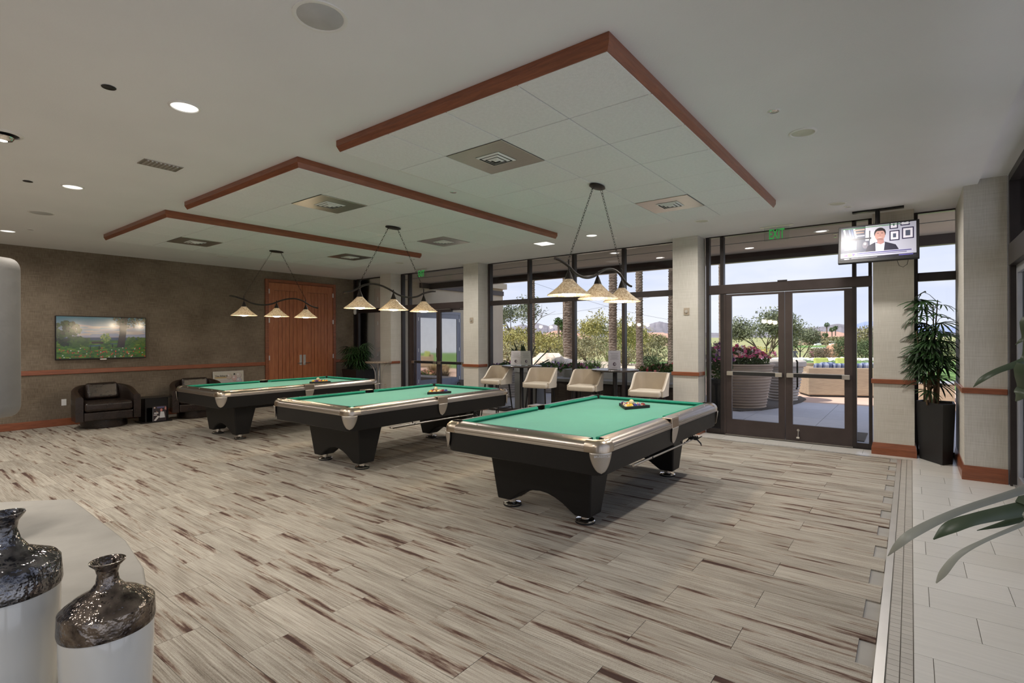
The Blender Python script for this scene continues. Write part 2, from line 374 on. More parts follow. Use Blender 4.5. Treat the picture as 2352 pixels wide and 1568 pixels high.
M['housewall'] = pm('house_stucco', (0.42, 0.31, 0.23), 0.9)
M['mirrorglass'] = pm('reflecting_glass', (0.55, 0.53, 0.50), 0.04, 1.0, var=0.03)
M['darkglass'] = pm('dark_opening', (0.035, 0.03, 0.03), 0.3)
M['pinkcloth'] = pm('pink_cloth', (0.75, 0.25, 0.42), 0.9, var=0.08)
M['skin'] = pm('skin', (0.50, 0.30, 0.20), 0.6, var=0.05)
M['greycloth'] = pm('grey_cloth', (0.25, 0.25, 0.30), 0.9)
M['hair'] = pm('hair', (0.06, 0.04, 0.03), 0.7)
M['mat'] = pm('door_mat', (0.13, 0.115, 0.095), 1.0, var=0.2, scale=60)
M['bench'] = pm('dark_counter', (0.045, 0.03, 0.025), 0.4, var=0.3, scale=6, st=(1, 1, 10))
M['greystone'] = pm('grey_stone', (0.33, 0.33, 0.33), 0.6, var=0.08)
M['cable'] = pm('wire', (0.12, 0.12, 0.13), 0.7)
CEIL = 3.185; YW = 8.74
# ---------------- floor ----------------
floor = struct(box('floor', M['grout'], -12.3, 0.95, -4.2, 8.80, -0.12, -0.009))
L_, W_ = 0.94, 0.25
pl = []
for k in range(-17, 32):
    y0 = 0.2 + W_ * k; y1 = min(y0 + W_, 8.16)
    if y0 > 8.1: break
    off = -0.715 if k % 2 == 0 else -1.155
    for n in range(-14, 2):
        x1 = off + L_ * n; x0 = x1 - L_
        x1 = min(x1, -0.145)
        x0 = max(x0, -12.2)
        if x1 - x0 < 0.05: continue
        pl.append((x0, x1, y0, y1))
def depth_lat(x, y):
    return -x * math.sin(PH) + y * math.cos(PH), x * math.cos(PH) + y * math.sin(PH)
def vis(p):
    x, y = (p[0] + p[1]) / 2, (p[2] + p[3]) / 2; d, l = depth_lat(x, y)
    return d > 1.6 and abs(l) < d * 1.02 + 0.6
pv = sorted([p for p in pl if vis(p)], key=lambda p: depth_lat((p[0] + p[1]) / 2, (p[2] + p[3]) / 2)[0])
near, rest = pv[:300], pv[300:] + [p for p in pl if not vis(p)]
g = 0.0012
proto = {}
for x0, x1, y0, y1 in near:
    key = (round(x1 - x0, 3), round(y1 - y0, 3))
    if key not in proto:
        a, b_ = key[0] / 2 - g, key[1] / 2 - g
        mb = MB().box(-a, a, -b_, b_, -0.009, 0.0)
        o = mb.build('carpet_plank', M['carpet'], floor); proto[key] = o
    else:
        o = bpy.data.objects.new('carpet_plank', proto[key].data); col.objects.link(o); o.parent = floor
    o.location = ((x0 + x1) / 2, (y0 + y1) / 2, random.uniform(-0.0006, 0.0006))
mb = MB()
for x0, x1, y0, y1 in rest: mb.box(x0 + g, x1 - g, y0 + g, y1 - g, -0.009, -0.0005)
o = mb.build('carpet_plank_field', M['carpet'], floor); o['kind'] = 'stuff'
# floor tiles, 0.6 x 0.3 m in thirds bond
tl_ = []
for k in range(-24, 19):
    ya, yb = 3.21 + 0.3 * (k - 1), 3.21 + 0.3 * k
    j = {0: 0.08, 1: 0.47, 2: 0.28}[k % 3]
    for n in range(-22, 3):
        xa, xb = j + 0.6 * n, j + 0.6 * (n + 1)
        for (rx0, rx1, ry0, ry1) in ((0.006, 0.86, -4.0, 8.24), (-12.2, 0.86, 8.24, 8.70)):
            a0, a1, b0, b1 = max(xa, rx0), min(xb, rx1), max(ya, ry0), min(yb, ry1)
            if a1 - a0 > 0.02 and b1 - b0 > 0.02: tl_.append((a0, a1, b0, b1))
cache = {}
def piece(name, mat_, r, gap, z=0.0):
    x0, x1, y0, y1 = r; key = (name, round(x1 - x0, 3), round(y1 - y0, 3))
    if key not in cache:
        a, b_ = key[1] / 2 - gap, key[2] / 2 - gap
        o = MB().box(-a, a, -b_, b_, -0.009, 0.0).build(name, mat_, floor, bevel=0); cache[key] = o
    else:
        o = bpy.data.objects.new(name, cache[key].data); col.objects.link(o); o.parent = floor
    o.location = ((x0 + x1) / 2, (y0 + y1) / 2, z); return o
for r in tl_: piece('floor_tile', M['tile'], r, 0.0016)
mos = []
k = 0
y = 8.185
while y > -4.0:
    for xa, xb in ((-0.096, -0.047), (-0.045, 0.004)): mos.append((xa, xb, y - 0.05, y))
    y -= 0.05
x = -0.146
while x > -12.2:
    mos.append((x - 0.05, x, 8.188, 8.236)); x -= 0.05
mos.append((-0.146, -0.097, 8.188, 8.236)); mos.append((-0.096, -0.047, 8.188, 8.236)); mos.append((-0.045, 0.004, 8.188, 8.236))
mos.sort(key=lambda r: (depth_lat(r[0], r[2])[0] < 1.9, depth_lat(r[0], r[2])[0]))
for r in mos[:300]: piece('mosaic_tile', M['mosaic'], r, 0.0013)
mb = MB()
for x0, x1, y0, y1 in mos[300:]: mb.box(x0 + .0013, x1 - .0013, y0 + .0013, y1 - .0013, -0.009, 0)
o = mb.build('mosaic_tile_field', M['mosaic'], floor); o['kind'] = 'stuff'
MB().box(-0.142, -0.101, -4.0, 8.183, -0.009, 0.0015).box(-12.2, -0.142, 8.165, 8.183, -0.009, 0.0015).build('edge_strip', M['alu'], floor)

# ---------------- walls, pillars, ceiling ----------------
struct(box('wall_left', M['brown'], -12.35, -12.2, -4.2, 8.80, -0.05, CEIL + 0.1))
struct(box('wall_back', M['cream'], -12.35, 0.95, -4.35, -4.2, -0.05, CEIL + 0.1))
struct(MB().box(-12.35, 0.572, -4.2, 8.80, CEIL, CEIL + 0.25).box(0.572, 1.0, -4.2, 7.6, 3.235, CEIL + 0.25).box(0.572, 1.0, 7.6, 8.80, CEIL, CEIL + 0.25).build('ceiling', M['ceil']))
def pillar(name, x0, x1, y0, label, y1=8.80, railz=(0.935, 0.995), sides=(1, 1)):
    p = struct(box(name, M['cream'], x0, x1, y0, y1, 0, CEIL + 0.06), label)
    e = 0.022
    xa, xb = x0 - e * sides[0], x1 + e * sides[1]
    b = MB().prism([(xa, y0 - e), (xb, y0 - e), (xb, y1 - 0.12), (xa, y1 - 0.12)], 0, 0.085)
    b.add([(xa, y0 - e, 0.085), (xb, y0 - e, 0.085), (xb, y1 - .12, 0.085), (xa, y1 - .12, 0.085), (x0 - .008 * sides[0], y0 - .008, 0.155), (x1 + .008 * sides[1], y0 - .008, 0.155), (x1 + .008 * sides[1], y1 - .12, 0.155), (x0 - .008 * sides[0], y1 - .12, 0.155)],
          [(0, 1, 5, 4), (1, 2, 6, 5), (2, 3, 7, 6), (3, 0, 4, 7), (4, 5, 6, 7)])
    b.build('skirting', M['cherryx'], p)
    MB().box(xa, xb, y0 - e, y1 - 0.12, railz[0], railz[1]).build('chair_rail', M['cherryx'], p, bevel=0.006)
    return p
pillar('pillar_1', -10.67, -10.26, 8.40, 'cream papered pillar beside the round granite table')
pillar('pillar_2', -7.80, -7.37, 8.40, 'cream papered pillar beside the leftmost bar stool')
pillar('pillar_3', -3.11, -2.70, 8.40, 'cream papered pillar left of the big glass doors')
pillar('pillar_4', -0.40, 0.033, 8.40, 'cream papered pillar behind the ceiling television')
pillar('pillar_5', 0.455, 0.80, 7.47, 'wide cream wall pier right of the potted palm', sides=(1, 0))
struct(box('wall_right', M['cream'], 0.80, 0.95, 7.50, 8.80, 0, CEIL + 0.06))
struct(MB().prism([(-12.2, -4.2), (-12.178, -4.2), (-12.178, 6.205), (-12.2, 6.205)], 0, 0.13).prism([(-12.2, 8.11), (-12.178, 8.11), (-12.178, 8.68), (-12.2, 8.68)], 0, 0.13).build('baseboard_left', M['cherryx'], bevel=0.006))
struct(MB().box(-12.2, -12.175, -4.2, 6.205, 0.93, 1.015).box(-12.2, -12.175, 8.11, 8.69, 0.93, 1.005).build('trim_1', M['cherryx'], bevel=0.008))

# ---------------- window wall ----------------
YA, YB = 8.69, 8.79
def win(name, label):
    o = bpy.data.objects.new(name, None); col.objects.link(o); o['kind'] = 'structure'; o['label'] = label; return o
def bay(name, label, mull, panes, rails, mat_=None):
    o = win(name, label)
    for (a, b_, z0, z1) in mull: box('mullion', mat_ or M['bronze'], a, b_, YA, YB, z0, z1, o, bevel=0.004)
    for (a, b_, z0, z1) in rails: box('transom', mat_ or M['bronze'], a, b_, YA + 0.004, YB - 0.004, z0, z1, o, bevel=0.004)
    for (a, b_, z0, z1) in panes: box('pane', M['glass'], a, b_, 8.745, 8.751, z0, z1, o)
    return o
H0, H1 = 0.0, CEIL
ml = [-7.335, -6.275, -5.21, -4.163, -3.165]; mw = 0.058
bay('window_1', 'three-bay dark framed window behind the bar stools',
    [(x, x + mw, 0, CEIL) for x in ml],
    [(ml[i] + mw, ml[i + 1], z0, z1) for i in range(4) for z0, z1 in ((0.07, 2.27), (2.37, 3.165))],
    [(ml[i] + mw, ml[i + 1], z0, z1) for i in range(4) for z0, z1 in ((0.0, 0.07), (2.27, 2.37), (3.168, 3.185))])
bay('window_2', 'narrow dark framed window behind the potted palm',
    [(0.033, 0.075, 0, CEIL)], [(0.075, 0.455, 0.07, 2.28), (0.075, 0.455, 2.39, 3.165)],
    [(0.075, 0.455, 0, 0.07), (0.075, 0.455, 2.28, 2.39), (0.075, 0.455, 3.168, 3.185)])
bay('window_3', 'narrow window in the left corner behind the dark shrub',
    [(-12.2, -12.14, 0, CEIL), (-12.06, -11.98, 0, CEIL)], [(-12.14, -12.06, 0.07, 2.26), (-11.98, -10.67, 0.07, 2.26), (-11.98, -10.67, 2.37, 3.165)],
    [(-11.98, -10.67, 0, 0.07), (-12.2, -10.67, 2.26, 2.37), (-11.98, -10.67, 3.168, 3.185)])
def door_bay(name, label, x0, x1, ja, jb, mc, leafs, hand):
    # x0..x1 bay, leafs = [(xa, xb)], header 2.245-2.40
    o = win(name, label)
    m_ = M['bronze']
    for a, b_ in ja + jb: box('jamb', m_, a, b_, YA, YB, 0, CEIL if (b_ - a) < 0.09 else 2.245, o, bevel=0.004)
    box('header', M['bronze2'], x0, x1, YA - 0.01, YB, 2.245, 2.40, o, bevel=0.006)
    box('top_rail', m_, x0, x1, YA, YB, 3.168, 3.185, o)
    lights = sorted([p for p in ja + jb] )
    edges = [x0] + [v for p in lights for v in p] + [x1]
    return o
def leaf(parent, xa, xb, s0, s1, bar=True, lift=0.012):
    f = MB().box(xa, xa + s0, 8.70, 8.75, lift, 2.24).box(xb - s1, xb, 8.70, 8.75, lift, 2.24).box(xa + s0, xb - s1, 8.70, 8.75, lift, 0.25).box(xa + s0, xb - s1, 8.70, 8.75, 2.21, 2.24)
    lf = f.build('door_leaf', M['bronze2'], parent)
    box('pane', M['glass'], xa + s0, xb - s1, 8.722, 8.728, 0.25, 2.21, lf)
    pb = MB().box(xa + 0.03, xb - 0.03, 8.645, 8.675, 0.955, 1.01).build('push_bar', M['black'], lf, bevel=0.004)
    MB().box(xa + 0.025, xa + 0.12, 8.635, 8.70, 0.95, 1.015).box(xb - 0.12, xb - 0.025, 8.635, 8.70, 0.95, 1.015).build('bar_end', M['steel'], lf, bevel=0.004)
    MB().box(xa + 0.12, xb - 0.12, 8.645, 8.675, 1.01, 1.018).build('bar_cap', M['steel'], lf)
    return lf
d2 = win('door_2', 'dark bronze glass double doors right of the pillar with exit sign above')
for a, b_ in ((-2.665, -2.61), (-2.44, -2.385)): box('jamb', M['bronze'], a, b_, YA, YB, 0, CEIL, d2, bevel=0.004)
box('jamb', M['bronze2'], -2.385, -2.355, YA, YB, 0, 2.245, d2); box('jamb', M['bronze'], -0.655, -0.605, YA, YB, 0, CEIL, d2, bevel=0.004)
box('jamb', M['bronze'], -0.465, -0.425, YA, YB, 0, CEIL, d2, bevel=0.004)
box('header', M['bronze2'], -2.61, -0.425, YA - 0.01, YB, 2.25, 2.395, d2, bevel=0.006)
box('transom', M['bronze'], -2.61, -0.425, YA, YB, 3.168, 3.185, d2)
for a, b_ in ((-2.61, -2.44), (-0.605, -0.465)): box('sill', M['bronze'], a, b_, YA, YB, 0, 0.075, d2); box('pane', M['glass'], a, b_, 8.745, 8.751, 0.075, 2.25, d2)
for a, b_ in ((-2.61, -2.44), (-2.385, -0.655), (-0.605, -0.465)): box('pane', M['glass'], a, b_, 8.745, 8.751, 2.395, 3.168, d2)
box('threshold', M['steel'], -2.36, -0.65, 8.66, 8.80, 0, 0.012, d2)
box('coordinator', M['bronze'], -1.60, -1.47, 8.68, 8.70, 2.385, 2.415, d2)
lf1 = leaf(d2, -2.355, -1.509, 0.085, 0.085); lf2 = leaf(d2, -1.501, -0.655, 0.095, 0.095)
MB().tube([(-1.36, 8.76, 0.78), (-1.36, 8.83, 0.80), (-1.36, 8.83, 1.18), (-1.36, 8.76, 1.20)], 0.013).build('pull_handle', M['bronze'], lf2)
MB().lathe([(0.022, 0), (0.018, 0.012)], 12).add([], []).build('door_stop', M['steel'], lf2, loc=(-1.33, 8.70, 0.17)).rotation_euler = (R(90), 0, 0)
MB().tube([(-1.33, 8.69, 0.17), (-1.33, 8.685, 0.07)], 0.008).tube([(-1.35, 8.67, 0.06), (-1.31, 8.67, 0.06)], 0.016).build('kick_down_stop', M['steel'], lf2)
d3 = win('door_3', 'dark framed glass double doors between the two left pillars')
for a, b_ in ((-10.22, -10.165), (-9.96, -9.905)): box('jamb', M['bronze'], a, b_, YA, YB, 0, CEIL, d3, bevel=0.004)
box('jamb', M['bronze2'], -9.905, -9.80, YA, YB, 0, 2.245, d3); box('jamb', M['bronze'], -7.98, -7.82, YA, YB, 0, CEIL, d3)
box('header', M['bronze2'], -10.165, -7.80, YA - 0.01, YB, 2.25, 2.395, d3, bevel=0.006)
box('transom', M['bronze'], -10.165, -7.80, YA, YB, 3.168, 3.185, d3)
box('sill', M['bronze'], -10.165, -9.96, YA, YB, 0, 0.075, d3); box('pane', M['glass'], -10.165, -9.96, 8.745, 8.751, 0.075, 2.25, d3)
for a, b_ in ((-10.165, -9.96), (-9.905, -7.98)): box('pane', M['glass'], a, b_, 8.745, 8.751, 2.395, 3.168, d3)
leaf(d3, -9.80, -8.895, 0.04, 0.06); lfr = leaf(d3, -8.885, -7.98, 0.06, 0.09)
MB().box(-8.75, -8.40, 8.62, 8.69, 2.17, 2.235).box(-8.45, -8.15, 8.64, 8.66, 2.235, 2.25).build('door_closer', M['bronze'], lfr, bevel=0.006)

# right glass wall beside the camera
d4 = win('door_4', 'dark framed sliding glass doors along the right wall')
XR = 0.86
for y0, y1 in ((7.40, 7.46), (4.9, 4.96), (2.4, 2.46), (-0.1, -0.04), (-2.6, -2.54)):
    box('mullion', M['bronze'], XR - 0.05, XR + 0.06, y0, y1, 0, 3.235, d4, bevel=0.004)
for y0, y1 in ((4.96, 7.40), (2.46, 4.9), (-0.04, 2.4), (-2.54, -0.1)):
    box('header', M['bronze'], XR - 0.06, XR + 0.06, y0, y1, 2.28, 2.50, d4, bevel=0.004)
    box('threshold', M['alu'], XR - 0.03, XR + 0.08, y0, y1, 0, 0.02, d4)
    box('head_rail', M['bronze'], XR - 0.05, XR + 0.06, y0, y1, 3.16, 3.235, d4)
    box('pane', M['glass'], XR + 0.03, XR + 0.036, y0, y1, 2.50, 3.16, d4)
    ym = (y0 + y1) / 2
    for a, b_ in ((y0, ym), (ym, y1)):
        s = MB().box(XR, XR + 0.04, a, a + 0.07, 0.02, 2.28).box(XR, XR + 0.04, b_ - 0.07, b_, 0.02, 2.28).box(XR, XR + 0.04, a + .07, b_ - .07, 0.02, 0.12).box(XR, XR + 0.04, a + .07, b_ - .07, 2.20, 2.28).build('sliding_sash', M['silver'], d4)
        box('pane', M['glass'], XR + 0.018, XR + 0.024, a + .07, b_ - .07, 0.12, 2.20, s)

# ---------------- wooden double door on the left wall ----------------
d1 = win('door_1', 'cherry wood plank double door on the brown wall')
XL = -12.2
MB().box(XL, XL + 0.045, 6.205, 6.285, 0, 3.0).box(XL, XL + 0.045, 8.03, 8.11, 0, 3.0).box(XL, XL + 0.045, 6.285, 8.03, 2.925, 3.0).build('casing', M['cherry'], d1, bevel=0.006)
box('backing', M['groove'], XL, XL + 0.008, 6.285, 8.03, 0, 2.925, d1)
for (a, b_, pa, pb_, hs) in ((6.292, 7.152, 6.43, 7.01, 0), (7.162, 8.022, 7.30, 7.87, 1)):
    fr = MB().box(XL + .008, XL + .03, a, pa, 0.01, 2.918).box(XL + .008, XL + .03, pb_, b_, 0.01, 2.918).box(XL + .008, XL + .03, pa, pb_, 2.74, 2.918).box(XL + .008, XL + .03, pa, pb_, 0.01, 0.18)
    lf = fr.build('door_leaf', M['doorwood'], d1)
    n = 6; wd = (pb_ - pa) / n
    for i in range(n):
        box('plank', M['doorwood'], XL + .010, XL + .026, pa + wd * i + 0.004, pa + wd * (i + 1) - 0.004, 0.186, 2.734, lf, bevel=0.002)
    hy = 7.105 if hs == 0 else 7.205
    MB().box(XL + .03, XL + .042, hy - 0.032, hy + 0.032, 0.90, 1.16).build('escutcheon', M['alu'], lf, bevel=0.006)
    MB().tube([(XL + .04, hy, 0.955), (XL + .085, hy, 0.955), (XL + .085, hy + (-0.12 if hs == 0 else 0.13), 0.955)], 0.010).build('lever_handle', M['chrome'], lf)
    ye = a if hs == 0 else b_
    for z in (0.35, 1.05, 1.95, 2.65):
        box('hinge', M['alu'], XL + .03, XL + .048, ye - 0.012, ye + 0.012, z, z + 0.11, lf)
# ---------------- suspended ceiling panels ----------------
SX = [-1.2934, -4.371, -7.449]; SY = 2.536; T_ = 0.61
vent_at = [((2, 1), (1, 5)), ((1, 1), (2, 5)), ((2, 1), (1, 5))]
tile_me = None; vent0 = None
labs = ['wood trimmed suspended ceiling panel nearest the glass doors, over the front pool table',
        'wood trimmed suspended ceiling panel over the middle pool table',
        'wood trimmed suspended ceiling panel over the pool table nearest the brown wall']
def ring(x0, x1, y0, y1, e, z): return [(x0 - e, y0 - e, z), (x1 + e, y0 - e, z), (x1 + e, y1 + e, z), (x0 - e, y1 + e, z)]
for k in range(3):
    s = thing('ceiling_panel', labs[k], 'ceiling panel', (SX[k] - 2 * T_, SY + 3.5 * T_, CEIL), group='wood trimmed panels over the pool tables')
    a, b_ = -2 * T_, 2 * T_; c_, d_ = -3.5 * T_, 3.5 * T_; Z = lambda z: z - CEIL
    MB().loft([ring(a, b_, c_, d_, 0.022, Z(CEIL - .001)), ring(a, b_, c_, d_, 0.022, Z(3.137)), ring(a, b_, c_, d_, 0.002, Z(3.094)), ring(a, b_, c_, d_, -0.010, Z(3.094)), ring(a, b_, c_, d_, -0.010, Z(3.104))], True, False).build('wood_fascia', M['cherryx'], s)
    MB().loft([ring(a, b_, c_, d_, -0.010, Z(3.0915)), ring(a, b_, c_, d_, -0.024, Z(3.0915)), ring(a, b_, c_, d_, -0.024, Z(3.098))], True, False).build('edge_angle', M['white'], s)
    MB().box(a + .012, b_ - .012, c_ + .012, d_ - .012, Z(3.0975), Z(3.13)).build('tee_grid', M['tgrid'], s)
    for v in range(4):
        for u in range(7):
            x, y = b_ - (v + .5) * T_, c_ + (u + .5) * T_
            if (v, u) in vent_at[k]:
                if vent0 is None:
                    vent0 = MB().box(-.298, .298, -.298, .298, -.006, 0).build('vent_panel', M['steel'], s, bevel=.003)
                    MB().box(-.125, .125, -.125, .125, -.0075, -.005).build('throat', M['black'], vent0)
                    mb = MB()
                    for h, z in ((.125, -.008), (.09, -.014), (.055, -.020)):
                        mb.loft([ring(-h, h, -h, h, 0, z), ring(-h, h, -h, h, -.016, z - .008), ring(-h, h, -h, h, -.020, z - .008), ring(-h, h, -h, h, -.006, z)], True, False)
                    mb.add([(-.03, -.03, -.018), (.03, -.03, -.018), (.03, .03, -.018), (-.03, .03, -.018), (0, 0, -.032)], [(0, 1, 4), (1, 2, 4), (2, 3, 4), (3, 0, 4)])
                    mb.build('louver', M['white'], vent0)
                    vent0.location = (x, y, Z(3.0935)); reg(vent0)
                else:
                    c = vent0.copy(); col.objects.link(c); c.parent = s; c.location = (x, y, Z(3.0935))
                    for q in CH[vent0.name].get(vent0.name, []):
                        qq = q.copy(); col.objects.link(qq); qq.parent = c
                continue
            if tile_me is None:
                tile_me = MB().box(-.3015, .3015, -.3015, .3015, -.002, .006).build('acoustic_tile', M['acoustic'], s, bevel=.002, seg=1); o = tile_me
            else: o = inst(tile_me, 'acoustic_tile', (0, 0, 0), s)
            o.location = (x, y, Z(3.0935) + random.uniform(-.0004, .0004))

# ---------------- pendant fixtures ----------------
SH = [4.133, 4.693, 5.243]
wave = [(3.900, 2.258), (3.95, 2.255), (4.01, 2.245), (4.138, 2.211), (4.24, 2.165), (4.36, 2.140), (4.49, 2.140), (4.62, 2.168), (4.76, 2.225), (4.90, 2.266), (5.05, 2.277), (5.18, 2.248), (5.265, 2.205), (5.342, 2.165), (5.43, 2.140), (5.49, 2.133)]
YC_, ZC_ = 4.693, 3.0915
def catmull(p, n=5):
    out = []
    for i in range(len(p) - 1):
        a, b_, c, d = p[max(i - 1, 0)], p[i], p[i + 1], p[min(i + 2, len(p) - 1)]
        for k in range(n):
            t = k / n
            out.append(tuple(0.5 * (2 * b_[j] + (c[j] - a[j]) * t + (2 * a[j] - 5 * b_[j] + 4 * c[j] - d[j]) * t * t + (3 * b_[j] - a[j] - 3 * c[j] + d[j]) * t ** 3) for j in range(len(a))))
    return out + [p[-1]]
def pendant(label):
    r = thing('pendant_light', label, 'pendant light', (0, 0, ZC_), group='wave-arm pendant lights over the pool tables')
    MB().lathe([(.052, 0), (.062, -.006), (.064, -.018), (.05, -.028)], 28).build('canopy', M['iron'], r, smooth=40).scale = (.95, 2.0, 1)
    MB().tube([(0, y - YC_, z - ZC_) for y, z in catmull(wave)], 0.013, 10).build('arm', M['iron'], r, smooth=60)
    for (yt, yb) in ((-.085, SH[0] - YC_), (.085, SH[2] - YC_)):
        zt, zb = -.03, 2.275 - ZC_; A = Vector((0, yt, zt)); B = Vector((0, yb, zb)); Ln = (B - A).length; n = int(Ln / .031); mb = MB(); dr = (B - A).normalized()
        rot = dr.to_track_quat('X', 'Z').to_matrix().to_4x4()
        for i in range(n):
            c = A + (B - A) * ((i + .5) / n); big = 1.35 if i in (0, n - 1) else 1.0
            Mx = rot @ Matrix.Rotation(PI / 2 * (i % 2) + 0.35, 4, 'X') @ Matrix.Diagonal((1.0, 0.55, 1.0, 1))
            mb.torus(c, .0175 * big, .0024, 12, 5, Mx)
        mb.build('chain', M['iron'], r)
    for i, y in enumerate(SH):
        za = min(wave, key=lambda q: abs(q[0] - y))[1]
        MB().tube([(0, y - YC_, 2.155 - ZC_), (0, y - YC_, (2.275 if i != 1 else za) - ZC_)], 0.008).lathe([(.010, 2.175 - ZC_), (.014, 2.165 - ZC_), (.040, 2.095 - ZC_), (.036, 2.092 - ZC_)], 18, (0, y - YC_, 0)).build('socket_cone', M['iron'], r, smooth=50)
        sh = MB()
        prof = [(.034, 2.098), (.060, 2.068), (.105, 2.022), (.155, 1.982), (.200, 1.950), (.202, 1.945), (.196, 1.946), (.150, 1.976), (.100, 2.016), (.056, 2.062), (.030, 2.090)]
        sh.lathe([(a, z - ZC_) for a, z in prof], 40, (0, y - YC_, 0), False, fn=lambda a, z: 1 + .012 * math.sin(a * 20) * (1 if z > 1.944 - ZC_ + 0 else 1))
        sho = sh.build('glass_shade', M['shade'], r, smooth=60)
        MB().lathe([(.012, 2.03), (.05, 2.0), (.066, 1.965), (.062, 1.948), (.04, 1.938), (.0, 1.934)], 24, (0, y - YC_, -ZC_), False).build('bulb', M['bulb'], r, smooth=60)
        ld = bpy.data.lights.new('lamp', 'POINT'); ld.energy = PENDANT_W; ld.shadow_soft_size = 0.05; ld.color = (1.0, 0.80, 0.55)
        lo = bpy.data.objects.new('lamp', ld); col.objects.link(lo); lo.parent = r; lo.location = (0, y - YC_, 1.900 - ZC_)
    return r
p0 = pendant('iron three-shade pendant hanging lowest in view over the front pool table')
p0.location = (-2.51, YC_, ZC_); reg(p0)
dup(p0, (-5.65, YC_ - .02, ZC_), PI, 'iron three-shade pendant over the middle pool table')
dup(p0, (-8.77, YC_ - .02, ZC_), 0, 'iron three-shade pendant in front of the wooden double door')

